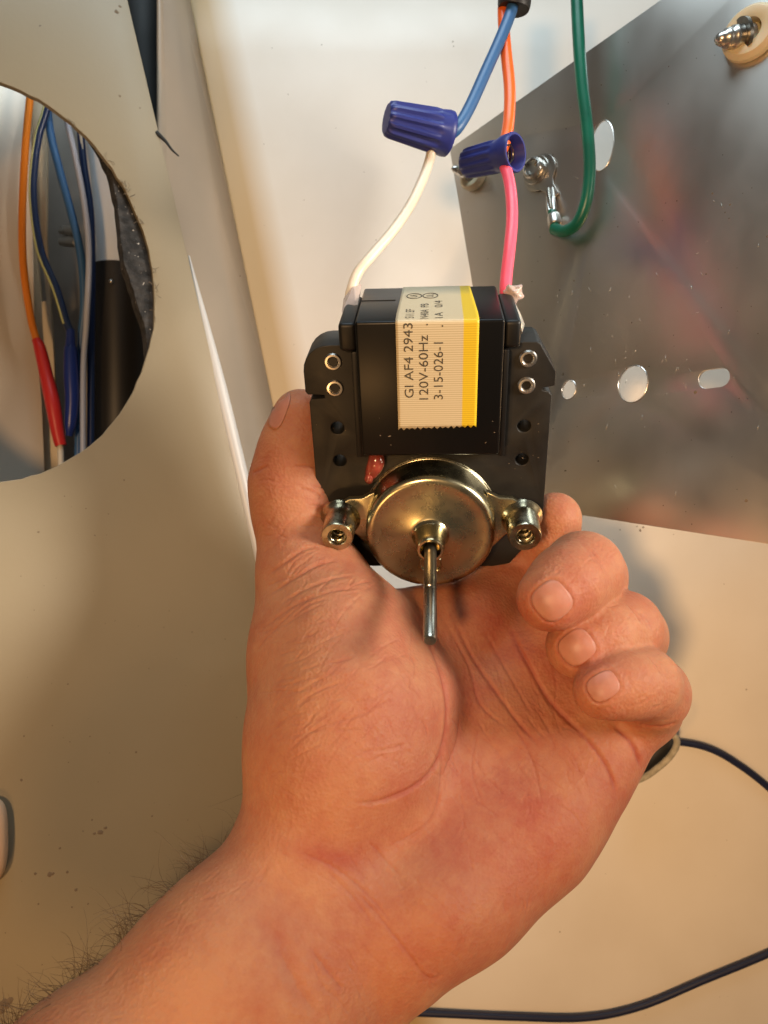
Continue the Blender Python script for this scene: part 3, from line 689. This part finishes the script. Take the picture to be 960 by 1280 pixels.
def wire_nut(name, tip, mouth, length, r_tip, r_mouth, label, flange=False, m=None):
    A = Vector(tip); B = Vector(mouth); ax = (B - A).normalized(); L_ = (B - A).length
    root = empty(name, None, A); tag(root, label, 'connector', 'blue twist-on wire connectors')
    a = ax.orthogonal().normalized(); b = ax.cross(a)
    seg = 96; rows = [(0, .55, 0), (.0, .86, .0), (.03, .97, .6), (.10, 1.0, 1), (.5, 1.0, 1), (.70, 1.0, 1), (.78, 1.0, .4), (.80, 1.0, .0), (.93, 1.03, 0), (.985, 1.0, 0), (1.0, .95, 0), (1.0, .80, 0), (.9, .74, 0), (.55, .6, 0)]
    if flange: rows = [(0, .55, 0), (0, .86, 0), (.03, .97, .6), (.1, 1, 1), (.55, 1, 1), (.64, 1, .4), (.66, 1.0, 0), (.72, 1.04, 0), (.80, 1.14, 0), (.97, 1.18, 0), (1, 1.12, 0), (1, 1.0, 0), (.92, .9, 0), (.6, .6, 0)]
    v, f = [], []
    for (t, s, rib) in rows:
        r = (r_tip + (r_mouth - r_tip) * min(t, 1)) * s
        for k in range(seg):
            an = 2 * math.pi * k / seg
            g = math.cos(an * 12); g = max(-1, min(1, g * 1.8))
            q = r * (1 + rib * .065 * g)
            v.append(ax * (t * L_) + (a * math.cos(an) + b * math.sin(an)) * q)
    nr = len(rows)
    for i in range(nr - 1):
        for k in range(seg):
            k2 = (k + 1) % seg
            f.append((i * seg + k, i * seg + k2, (i + 1) * seg + k2, (i + 1) * seg + k))
    f.append(tuple(range(seg - 1, -1, -1))); f.append(tuple((nr - 1) * seg + k for k in range(seg)))
    pydata('shell', v, f, M['nut'], root, True, 40)
    # twisted spring core inside the mouth
    core = [ax * (L_ * (.60 + .3 * k / 40)) + (a * math.cos(k * .9) + b * math.sin(k * .9)) * r_mouth * .55 for k in range(40)]
    tube('spring', core, .25, M['dark_metal'], root, seg=5, spline=False)
    return root
wire_nut('wire_connector', P(483, 148, 217), P(562, 168, 223), 20, 4.6, 6.2, 'blue ribbed twist connector joining the blue and white wires')
wire_nut('wire_connector', P(582, 205, 229), P(645, 190, 217), 18, 4.0, 4.6, 'blue flanged twist connector joining the orange and pink wires', flange=True)

# ------------------------------------------------------------------ cords on the wall at the lower right
cd = tube('power_cord', [P(700, 905, WD - 6), P(790, 925, WD - 4), P(852, 928, WD - 3), P(890, 937, WD - 2.5), P(925, 957, WD - 2), P(960, 984, WD - 2), P(1010, 1030, WD - 2), P(1060, 1090, WD - 2), P(1130, 1250, WD - 2), P(1180, 1500, WD - 2)], 1.45, M['navy'], seg=12)
tag(cd, 'dark navy cord leaving the knuckles towards the right edge', 'cord')
cd = tube('power_cord', [P(430, 1262, WD - 3), P(550, 1267, WD - 2), P(640, 1271, WD - 2), P(730, 1272, WD - 2), P(800, 1258, WD - 2), P(880, 1225, WD - 2), P(960, 1192, WD - 2), P(1050, 1150, WD - 2), P(1250, 1080, WD - 2), P(1560, 1040, WD - 2)], 1.5, M['navy'], seg=12)
tag(cd, 'dark navy cord running along the bottom of the wall', 'cord')
tw = tube('twine_loop', [P(760, 985, 300), P(800, 974, 300), P(822, 960, 299), P(838, 945, 298), P(846, 930, 298), P(843, 920, 299), P(830, 915, 301), P(800, 915, 303)], 1.3, M['twine'], seg=10)
tag(tw, 'pale grey twine loop beside the little finger knuckle', 'twine')
bk = tube('cable_end', [P(770, 975, 306), P(815, 942, 305), P(838, 925, 305)], [5.2, 4.6, 3.4], M['sleeve'], seg=14)
tag(bk, 'black cable end tucked inside the twine loop', 'cable')
# pale rounded stub at the left edge
kb = tube('plastic_stub', [PP.px(-13, 998, .3), PP.px(-11, 1012, 1.6), PP.px(-11, 1050, 2.0), PP.px(-11, 1085, 1.6), PP.px(-12, 1104, .3)], [1.2, 3.9, 4.6, 4.0, 1.4], M['knob'], seg=24)
tag(kb, 'pale rounded plastic stub just entering at the left edge', 'stub')

#HAND#
# ------------------------------------------------------------------ the hand: implicit body, meshed into one surface
VOX = 0.7
HB0 = np.array([-175.0, 118.0, -232.0]); HB1 = np.array([88.0, 246.0, 42.0])
dims = np.ceil((HB1 - HB0) / VOX).astype(int)
gx = (HB0[0] + VOX * np.arange(dims[0])).astype(np.float32); gy = (HB0[1] + VOX * np.arange(dims[1])).astype(np.float32); gz = (HB0[2] + VOX * np.arange(dims[2])).astype(np.float32)

class Field:
    def __init__(s): s.f = np.full(tuple(dims), 12.0, np.float32)
    def cone(s, a, b, ra, rb, k=3.0, cut=False):
        A = np.array(a, np.float32); B = np.array(b, np.float32)
        pad = max(ra, rb) + k + 2.5
        lo = np.minimum(A, B) - pad; hi = np.maximum(A, B) + pad
        i0 = np.clip(((lo - HB0) / VOX).astype(int), 0, dims); i1 = np.clip(((hi - HB0) / VOX).astype(int) + 1, 0, dims)
        if np.any(i1 <= i0): return s
        sl = tuple(slice(i0[q], i1[q]) for q in range(3))
        X = gx[sl[0]][:, None, None] - A[0]; Y = gy[sl[1]][None, :, None] - A[1]; Z = gz[sl[2]][None, None, :] - A[2]
        ab = B - A; L2 = max(float(ab @ ab), 1e-6)
        t = np.clip((X * ab[0] + Y * ab[1] + Z * ab[2]) / L2, 0, 1)
        d = np.sqrt((X - t * ab[0]) ** 2 + (Y - t * ab[1]) ** 2 + (Z - t * ab[2]) ** 2) - (ra + (rb - ra) * t)
        f0 = s.f[sl]
        if cut:      # smooth subtraction
            d = -d; h = np.maximum(k - np.abs(f0 - d), 0) / k; s.f[sl] = np.maximum(f0, d) + h * h * k * .25
        else:
            h = np.maximum(k - np.abs(f0 - d), 0) / k; s.f[sl] = np.minimum(f0, d) - h * h * k * .25
        return s
    def chain(s, pts, k=3.0):
        """pts: (px, py, depth, radius)"""
        for p, q in zip(pts[:-1], pts[1:]): s.cone(P(*p[:3]), P(*q[:3]), p[3], q[3], k)
        return s
def join(f, g, k):
    h = np.maximum(k - np.abs(f - g), 0) / k
    return np.minimum(f, g) - h * h * k * .25

palm = Field()
# forearm (two bones' worth of width) and wrist
palm.chain([(-210, 1725, 128, 21), (100, 1390, 152, 18.5), (274, 1205, 168, 16), (350, 1088, 178, 13)], 12)
palm.chain([(60, 1760, 146, 20), (240, 1500, 164, 17.5), (386, 1300, 178, 16.0), (462, 1195, 183, 13.5)], 12)
palm.chain([(-60, 1720, 134, 21), (180, 1440, 155, 18), (335, 1260, 171, 16), (420, 1150, 178, 15)], 12)
# metacarpals
palm.chain([(440, 1100, 186, 14), (480, 1000, 196, 13), (540, 860, 211, 12), (588, 782, 219, 10.8)], 9)
palm.chain([(460, 1110, 186, 14), (530, 1000, 198, 12.5), (610, 900, 209, 11.5), (668, 828, 214, 10.5)], 9)
palm.chain([(480, 1130, 185, 14), (580, 1020, 197, 12.5), (660, 940, 206, 11), (722, 880, 209, 10.2)], 9)
palm.chain([(500, 1150, 184, 14), (610, 1060, 194, 13), (700, 985, 201, 11), (754, 936, 204, 9.2)], 9)
# hypothenar
palm.chain([(500, 1170, 182, 12.5), (570, 1110, 187, 15), (664, 1032, 197, 14.3), (730, 970, 203, 10.5)], 9)
palm.chain([(500, 1160, 176, 9), (540, 1140, 174, 8)], 9)
# thenar and thumb root
palm.chain([(388, 1040, 181, 13), (418, 950, 186, 17.5), (436, 880, 193, 19.5), (428, 800, 203, 17), (400, 735, 212, 13)], 10)
palm.chain([(384, 1020, 186, 11), (392, 930, 192, 13), (382, 820, 205, 12.2), (384, 740, 214, 12)], 10)
palm.chain([(470, 950, 190, 14), (490, 880, 197, 13), (478, 810, 207, 10)], 9)
# web between thumb and index finger
palm.chain([(430, 770, 214, 8), (490, 790, 217, 9), (535, 780, 219, 9.2), (585, 778, 219, 10)], 7)
# finger roots belong to the palm blend
palm.chain([(588, 782, 219, 10.8), (625, 735, 228, 10)], 5)
palm.chain([(668, 828, 214, 10.5), (715, 772, 216, 9.6)], 5)
palm.chain([(722, 880, 209, 10.2), (768, 838, 212, 9.2)], 5)
palm.chain([(756, 936, 204, 9.2), (798, 900, 205, 8.0)], 5)
H = palm.f
def finger(pts, k=3.0, kj=1.4, extra=()):
    global H
    g = Field(); g.chain(pts, k)
    for e in extra: g.chain(e, k)
    H = join(H, g.f, kj)
# thumb
finger([(398, 735, 213, 12), (380, 700, 217, 11.6), (367, 640, 219, 10.9), (364, 602, 219, 11.0), (370, 560, 217, 9.4), (376, 522, 215, 8.0)], 5, 6)
# index: passes behind the motor, its tip showing beside the right post
finger([(588, 782, 219, 10.8), (632, 728, 231, 9.6), (664, 692, 231, 9.4), (684, 668, 226, 9.0), (694, 648, 222, 7.6)], 3)
# middle, ring and little finger fold back over the palm
finger([(668, 828, 214, 10.5), (724, 742, 214, 10.2), (733, 722, 206, 9.9), (729, 714, 194, 9.3), (709, 729, 186, 8.6), (687, 748, 182, 7.9)], 4, .4)
finger([(722, 880, 209, 10.2), (776, 812, 213, 9.6), (786, 795, 206, 9.3), (780, 786, 197, 8.9), (752, 795, 191, 8.5), (722, 808, 187, 7.8)], 4, .4)
finger([(756, 936, 204, 9.2), (806, 886, 205, 8.7), (815, 866, 196, 8.6), (804, 853, 187, 7.9), (780, 856, 182, 7.4), (752, 863, 179, 6.7)], 4, .4)

def surface_nets(f):
    ins = f < 0
    c = np.zeros(tuple(np.array(f.shape) - 1), np.uint8)
    for dx in (0, 1):
        for dy in (0, 1):
            for dz in (0, 1):
                c += ins[dx:f.shape[0] - 1 + dx, dy:f.shape[1] - 1 + dy, dz:f.shape[2] - 1 + dz]
    cells = np.argwhere((c > 0) & (c < 8))
    idx = np.full(c.shape, -1, np.int32); idx[tuple(cells.T)] = np.arange(len(cells))
    corner = [(a, b, d) for a in (0, 1) for b in (0, 1) for d in (0, 1)]
    val = {q: f[cells[:, 0] + q[0], cells[:, 1] + q[1], cells[:, 2] + q[2]] for q in corner}
    acc = np.zeros((len(cells), 3)); cnt = np.zeros(len(cells))
    for q in corner:
        for ax in range(3):
            if q[ax] == 0:
                r = list(q); r[ax] = 1; r = tuple(r)
                a, b = val[q], val[r]; m = (a < 0) != (b < 0)
                t = np.where(m, a / np.where(m, a - b, 1), 0)
                p = np.array(q, float)[None, :].repeat(len(cells), 0); p[:, ax] += t
                acc[m] += p[m]; cnt[m] += 1
    V = HB0 + VOX * (cells + acc / cnt[:, None])
    quads = []
    for ax in range(3):
        u, w_ = [(1, 2), (2, 0), (0, 1)][ax]
        s0 = [slice(None)] * 3; s1 = [slice(None)] * 3; s0[ax] = slice(0, -1); s1[ax] = slice(1, None)
        a = ins[tuple(s0)]; b = ins[tuple(s1)]
        e = np.argwhere(a != b); e = e[(e[:, u] > 0) & (e[:, w_] > 0) & (e[:, u] < f.shape[u] - 1) & (e[:, w_] < f.shape[w_] - 1)]
        flip = a[tuple(e.T)]
        def cell(du, dw):
            g = e.copy(); g[:, u] += du; g[:, w_] += dw; return idx[tuple(g.T)]
        q = np.stack([cell(-1, -1), cell(0, -1), cell(0, 0), cell(-1, 0)], 1)
        q[~flip] = q[~flip][:, ::-1]
        quads.append(q)
    return V, np.concatenate(quads)
HV, HQ = surface_nets(H)
del palm, H
# keep quads, relax the surface a little
E_ = np.concatenate([HQ[:, [0, 1]], HQ[:, [1, 2]], HQ[:, [2, 3]], HQ[:, [3, 0]]])
deg = np.bincount(E_.ravel(), minlength=len(HV)).astype(float)
def lap(x):
    out = np.zeros_like(x)
    for ax in range(x.shape[1]):
        out[:, ax] = np.bincount(E_[:, 0], weights=x[E_[:, 1], ax], minlength=len(x)) + np.bincount(E_[:, 1], weights=x[E_[:, 0], ax], minlength=len(x))
    return out / deg[:, None]
for it in range(8):
    HV = HV + .55 * (lap(HV) - HV); HV = HV - .50 * (lap(HV) - HV) * (1 if it % 2 else 0)
def subdivide(V, Q):
    nv = len(V); ed = np.concatenate([Q[:, [0, 1]], Q[:, [1, 2]], Q[:, [2, 3]], Q[:, [3, 0]]]); ed.sort(axis=1)
    key = ed[:, 0].astype(np.int64) * nv + ed[:, 1]; uk, inv_ = np.unique(key, return_inverse=True)
    a, b = uk // nv, uk % nv; em = (V[a] + V[b]) / 2; fc = V[Q].mean(1)
    n = len(Q); e = inv_.reshape(4, n) + nv; c = np.arange(n) + nv + len(uk)
    Q2 = np.concatenate([np.stack([Q[:, k], e[k], c, e[(k + 3) % 4]], 1) for k in range(4)])
    return np.concatenate([V, em, fc]), Q2
HV, HQ = subdivide(HV, HQ)
E_ = np.concatenate([HQ[:, [0, 1]], HQ[:, [1, 2]], HQ[:, [2, 3]], HQ[:, [3, 0]]]); deg = np.bincount(E_.ravel(), minlength=len(HV)).astype(float)
for it in range(3): HV = HV + .6 * (lap(HV) - HV)
print('hand verts', len(HV))
def vnorm(V, Q):
    n = np.cross(V[Q[:, 2]] - V[Q[:, 0]], V[Q[:, 3]] - V[Q[:, 1]])
    out = np.zeros_like(V)
    for c in range(4):
        for ax in range(3): out[:, ax] += np.bincount(Q[:, c], weights=n[:, ax], minlength=len(V))
    return out / np.maximum(np.linalg.norm(out, axis=1, keepdims=True), 1e-9)
HN = vnorm(HV, HQ)
def pix(V): return np.stack([480 + F * V[:, 0] / V[:, 1], 640 - F * V[:, 2] / V[:, 1]], 1)
HP = pix(HV)
view = HV / np.linalg.norm(HV, axis=1, keepdims=True)
facing = np.clip(-(view * HN).sum(1) * 2.2, 0, 1)

def polydist(pts, wmax, n=6):
    """distance in photo pixels from every vertex to a smooth line, and position along it"""
    c = np.array([q[:2] for q in catmull([(x, y, 0) for x, y in pts], n)])
    lo = c.min(0) - wmax * 3.2; hi = c.max(0) + wmax * 3.2
    s = np.where((HP[:, 0] > lo[0]) & (HP[:, 0] < hi[0]) & (HP[:, 1] > lo[1]) & (HP[:, 1] < hi[1]))[0]
    best = np.full(len(s), 1e9); par = np.zeros(len(s)); sg = np.zeros(len(s))
    for i in range(len(c) - 1):
        ab = c[i + 1] - c[i]; L2 = max(ab @ ab, 1e-9); r = HP[s] - c[i]
        t = np.clip(r @ ab / L2, 0, 1); d = np.linalg.norm(r - t[:, None] * ab, axis=1)
        m = d < best; best[m] = d[m]; par[m] = (i + t[m]) / (len(c) - 1)
        cr = ab[0] * r[:, 1] - ab[1] * r[:, 0]; sg[m] = np.sign(cr[m])
    return s, best, par, sg
disp = np.zeros(len(HV))
crease_mask = np.zeros(len(HV))
def crease(pts, wpx=4.0, dep=.8, bulge=.35, dmin=None, dmax=None):
    dep = dep * .5; wpx = wpx * .85; bulge = bulge * .4
    s, d, t, sg = polydist(pts, wpx * 2)
    if not len(s): return
    ta = np.clip(np.minimum(t, 1 - t) * 5, 0, 1); ta = ta * ta * (3 - 2 * ta)
    sel = np.ones(len(s))
    if dmin is not None: sel = sel * (HV[s, 1] > dmin)
    if dmax is not None: sel = sel * (HV[s, 1] < dmax)
    g = np.exp(-(d / wpx) ** 2); b = np.exp(-((d - 2.2 * wpx) / (1.3 * wpx)) ** 2)
    k_ = ta * facing[s] * sel
    disp[s] += k_ * (-dep * g + dep * bulge * b)
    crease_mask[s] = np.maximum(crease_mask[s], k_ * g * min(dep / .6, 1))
#CREASES
crease([(505, 752), (535, 800), (556, 860), (558, 910), (545, 955), (515, 985), (470, 1002), (430, 1003)], 3.2, 1.0, .3)      # life line
crease([(560, 760), (590, 820), (622, 868), (650, 905), (680, 940)], 2.6, .8)                                                      # head line
crease([(632, 775), (660, 830), (690, 880), (735, 925), (762, 965), (772, 1000)], 3.0, 1.1, .3, dmin=184)                                 # heart line
crease([(545, 760), (585, 830), (600, 880), (640, 915)], 2, .5)
crease([(600, 780), (640, 850), (668, 900)], 2, .4)
crease([(556, 900), (552, 960), (545, 1010), (520, 1040), (480, 1060)], 2, .5)
crease([(600, 900), (590, 960), (605, 1010)], 1.8, .35)
crease([(640, 900), (665, 950), (680, 1010)], 1.8, .4)
crease([(575, 890), (570, 930), (548, 980)], 1.8, .45)
crease([(765, 905), (790, 930), (802, 962)], 3.0, 1.1, .3)                                                                         # little finger root
crease([(798, 905), (826, 909), (850, 902)], 2.4, 1.0, .3)                                                                         # little finger fold
crease([(790, 915), (815, 898), (838, 880)], 1.8, .45)
# thumb creases
crease([(314, 592), (325, 587), (336, 582)], 1.8, .6)
crease([(366, 583), (385, 583), (400, 586)], 1.8, .6)
crease([(372, 610), (390, 614), (405, 624)], 2.0, .55)
crease([(330, 722), (360, 700), (382, 686), (402, 684)], 2.4, .6)
crease([(335, 745), (372, 720), (400, 705), (425, 700)], 2.4, .7)
crease([(345, 758), (385, 735), (420, 722), (450, 720)], 2.0, .5)
crease([(322, 790), (370, 756), (420, 738), (462, 735)], 2.0, .45)
def fine(n, x0, x1, y0, y1, l0, l1, ang, da, wmax, dmax_, **kw):
    for i in range(n):
        x = RNG.uniform(x0, x1); y = RNG.uniform(y0, y1); l = RNG.uniform(l0, l1); a = math.radians(RNG.normal(ang, da)); b = RNG.normal(0, .06) * l
        crease([(x, y), (x + .5 * l * math.cos(a) - b * math.sin(a), y + .5 * l * math.sin(a) + b * math.cos(a)), (x + l * math.cos(a), y + l * math.sin(a))], RNG.uniform(1.1, wmax), RNG.uniform(.12, dmax_ * 1.35), .15, **kw)
fine(80, 315, 460, 720, 980, 18, 75, -30, 12, 1.7, .30)            # oblique skin lines over the thenar
fine(40, 330, 540, 800, 1000, 12, 40, 40, 25, 1.5, .18)
fine(60, 500, 720, 770, 1010, 15, 60, 58, 20, 1.7, .30, dmin=178)  # palm hollow
fine(40, 560, 740, 930, 1130, 12, 45, 70, 30, 1.6, .20)            # hypothenar
fine(50, 330, 560, 1040, 1270, 20, 80, 52, 14, 1.8, .26)           # wrist
fine(40, 120, 420, 1090, 1280, 15, 60, -40, 22, 1.7, .18)
fine(26, 320, 400, 560, 700, 8, 30, -15, 18, 1.5, .28)             # thumb
# wrist creases and tendons
crease([(362, 1062), (400, 1075), (440, 1100), (475, 1135), (500, 1170)], 2.6, .4)
crease([(440, 1110), (470, 1140), (505, 1185), (535, 1222), (560, 1215)], 2.4, .5)
crease([(405, 1085), (440, 1120), (470, 1160)], 2.4, .35)
crease([(350, 1190), (372, 1230), (400, 1275)], 8, .5, .4)
crease([(310, 1135), (345, 1175), (365, 1220), (372, 1270)], 14, .5, .5)
crease([(388, 1185), (410, 1215), (430, 1240)], 3, .4)
# finger joints: short folds across the last knuckles
for c_, r_, n_ in (((744, 696), 20, 4), ((800, 772), 18, 4), ((826, 838), 16, 3)):
    for q in range(n_):
        x, y = c_[0] + q * 5 - 9, c_[1] + q * 4 - 7
        crease([(x - r_ * .62, y - r_ * .75), (x + 2 + RNG.normal(0, 1.5), y + RNG.normal(0, 1.5)), (x + r_ * .55, y + r_ * .8)], 1.5, .34, .3, dmax=204)
fine(30, 690, 770, 680, 760, 8, 22, -45, 30, 1.4, .22, dmax=200)
fine(26, 730, 820, 770, 820, 8, 20, -40, 30, 1.4, .22, dmax=200)
fine(26, 770, 850, 840, 890, 8, 20, -35, 30, 1.4, .22, dmax=200)
# nails: outline grids in the photo's directions, laid on the finger surface
NAILS = [  # centre, direction of the finger tip, half length, half width (pixels)
    ((690, 751), (-0.76, 0.65), 23, 24, 1.0),
    ((721, 809), (-0.80, 0.60), 22, 21, 1.0),
    ((754, 858), (-0.86, 0.50), 20, 17, 1.0),
]
def superell(a, p=3.0):
    c, s = math.cos(a), math.sin(a); return (math.copysign(abs(c) ** (2 / p), c), math.copysign(abs(s) ** (2 / p), s))
for (c, d, hl, hw, _) in NAILS:
    d = np.array(d) / np.linalg.norm(d); e = np.array((-d[1], d[0]))
    ring = []
    for k in range(25):
        sx, sy = superell(2 * math.pi * k / 24); ring.append(tuple(np.array(c) + d * sx * hl + e * sy * hw))
    s, dist, t, sg = polydist(ring, 4, 2)
    keep = (HV[s, 1] < 194); s, dist = s[keep], dist[keep]
    r = HP[s] - np.array(c); inside = (np.abs(r @ d / hl) ** 3.0 + np.abs(r @ e / hw) ** 3.0) < 1
    tipside = np.clip((r @ d) / hl, -1, 1)
    edge = np.clip(.35 + .9 * tipside, .12, 1.0)
    disp[s] += facing[s] * np.where(inside, -.34 * np.clip(dist / 4, 0, 1) * np.clip(.6 + .5 * tipside, .3, 1), .20 * np.exp(-((dist - 4.5) / 4.0) ** 2)) - facing[s] * .50 * edge * np.exp(-(dist / 1.6) ** 2)
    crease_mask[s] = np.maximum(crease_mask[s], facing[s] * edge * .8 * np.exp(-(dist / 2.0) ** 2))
    rest = np.where((np.abs((HP - np.array(c)) @ d / hl) ** 3.0 + np.abs((HP - np.array(c)) @ e / hw) ** 3.0 < 1) & (HV[:, 1] < 194))[0]
    rest = np.setdiff1d(rest, s); disp[rest] += -.26 * facing[rest]
HV = HV + HN * disp[:, None]
HN = vnorm(HV, HQ)

# skin flush: redder palm, finger tips and rubbed patch at the wrist, paler wrist and forearm; outer palm reddened further to paint in its shade
fx, fy = HP[:, 0], HP[:, 1]
def blob(x, y, rx, ry, a=0):
    ca, sa = math.cos(math.radians(a)), math.sin(math.radians(a)); u = (fx - x) * ca + (fy - y) * sa; v_ = -(fx - x) * sa + (fy - y) * ca
    return np.exp(-((u / rx) ** 2 + (v_ / ry) ** 2))
flush = .10 + .34 * blob(640, 1050, 200, 140, -40) + .22 * blob(480, 900, 90, 90) + .30 * blob(690, 790, 90, 90, 40) + .65 * blob(400, 1066, 40, 15, 5) + .4 * blob(425, 1080, 25, 12, 20) + .20 * blob(590, 760, 60, 70) + .22 * blob(345, 600, 40, 40) - .30 * blob(200, 1240, 180, 110, -45) - .12 * blob(370, 780, 60, 110)
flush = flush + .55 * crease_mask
hand = empty('hand', None, P(330, 1180, 176)); hloc = P(330, 1180, 176)
tag(hand, 'bare left hand and hairy forearm, palm up, gripping the black motor', 'hand')
me = bpy.data.meshes.new('skin')
me.vertices.add(len(HV)); me.vertices.foreach_set('co', ((HV - np.array(hloc)) * MM).astype(np.float32).ravel())
me.loops.add(HQ.size); me.loops.foreach_set('vertex_index', HQ.astype(np.int32).ravel())
me.polygons.add(len(HQ)); me.polygons.foreach_set('loop_start', np.arange(0, HQ.size, 4, dtype=np.int32))
me.update(calc_edges=True); me.validate()
at = me.attributes.new('flush', 'FLOAT', 'POINT'); at.data.foreach_set('value', flush.astype(np.float32))
body = link('body', me, M['skin'], hand)
bvh = BVHTree.FromPolygons([tuple(x) for x in HV], [tuple(int(i) for i in q) for q in HQ])
def hit(px, py):
    d = P(px, py, 1.0).normalized(); r = bvh.ray_cast(Vector((0, 0, 0)), d, 400)
    return r[0], r[1]
def make_nail(c, d, hl, hw, name='nail', lift=.16, side=None):
    d = np.array(d) / np.linalg.norm(d); e = np.array((-d[1], d[0]))
    c0, n0 = hit(*c)
    nr, ns = 9, 36
    v = []; 
    for i in range(nr + 1):
        q = i / nr
        for k in range(ns):
            sx, sy = superell(2 * math.pi * k / ns)
            p2 = np.array(c) + d * sx * hl * q * .97 + e * sy * hw * q * .97
            p, nn = hit(*p2)
            if p is None or (p - c0).length > 11: p = c0.copy(); nn = n0
            v.append([p, nn, sx * q])
            if i == 0: break
    # smooth the laid surface, then lift the plate off the skin
    pts = [q[0] for q in v]
    rings = [[0]] + [[1 + (i - 1) * ns + k for k in range(ns)] for i in range(1, nr + 1)]
    for _ in range(6):
        new = list(pts)
        for i in range(1, nr):
            for k in range(ns):
                a = pts[rings[i][(k + 1) % ns]] + pts[rings[i][(k - 1) % ns]] + pts[rings[i + 1][k]] + (pts[rings[i - 1][k]] if i > 1 else pts[0])
                new[rings[i][k]] = a / 4
        new[0] = sum((pts[j] for j in rings[1]), Vector()) / ns
        pts = new
    out = []
    for i, ring in enumerate(rings):
        for j in ring:
            q = i / nr; out.append(pts[j] + v[j][1] * (.10 + .14 * max(0.0, v[j][2]) + .10 * (1 - q ** 3)) - hloc)
    fcs = [(0, rings[1][k], rings[1][(k + 1) % ns]) for k in range(ns)]
    for i in range(1, nr):
        for k in range(ns): fcs.append((rings[i][k], rings[i + 1][k], rings[i + 1][(k + 1) % ns], rings[i][(k + 1) % ns]))
    o = pydata(name, out, fcs, M['nail'], hand)
    md = o.modifiers.new('thick', 'SOLIDIFY'); md.thickness = .4 * MM; md.offset = 0
    return o
for (c, d, hl, hw, _) in NAILS: make_nail(c, d, hl, hw)
make_nail((350, 513), (0.35, -0.93), 25, 9)

# arm hair along the thumb side of the forearm
hv, hf = [], []
cand = np.where((facing < .92) & (HP[:, 0] < 320) & (HP[:, 0] > -20) & (HP[:, 1] > 985) & (HP[:, 1] < 1340) & (HN[:, 0] < -.05))[0]
RNG.shuffle(cand)
made = 0
along = Vector((-.62, -.12, -.62)).normalized()          # towards the elbow in the picture
for i in cand:
    if made >= 850: break
    x, y = HP[i]
    dens = np.clip((y - 1000) / 110, .06, 1) * (1 if facing[i] < .45 else .16)
    if RNG.random() > dens: continue
    nrm = Vector(HN[i]); p = Vector(HV[i])
    clump = math.sin(x * .09 + 1.3 * math.sin(y * .05)); sgn = -1 if clump > -.1 else 1
    if y < 1035: sgn = RNG.choice([-1, 1])
    dirv = (nrm * RNG.uniform(.25, .6) + along * sgn * RNG.uniform(.3, 1.0) + Vector((-.22, -.1, .32)) + Vector(RNG.normal(0, .22, 3))).normalized()
    ln = RNG.gamma(4.5, 1.35) + 1.5; nseg = 7; pts = [p - nrm * .3]
    bend = Vector(RNG.normal(0, .17, 3)) + along * .08
    for q in range(nseg):
        pts.append(pts[-1] + dirv * (ln / nseg)); dirv = (dirv + bend * .8 + Vector(RNG.normal(0, .07, 3))).normalized()
    r0 = RNG.uniform(.04, .075)
    vv, f2 = tube_data([q - hloc for q in pts], [r0 * (1 - .7 * k / nseg) for k in range(nseg + 1)], 4, caps=False)
    b0 = len(hv); hv += vv; hf += [tuple(j + b0 for j in q) for q in f2]; made += 1
o = pydata('arm_hair', hv, hf, M['hair'], hand); o['kind'] = 'stuff'
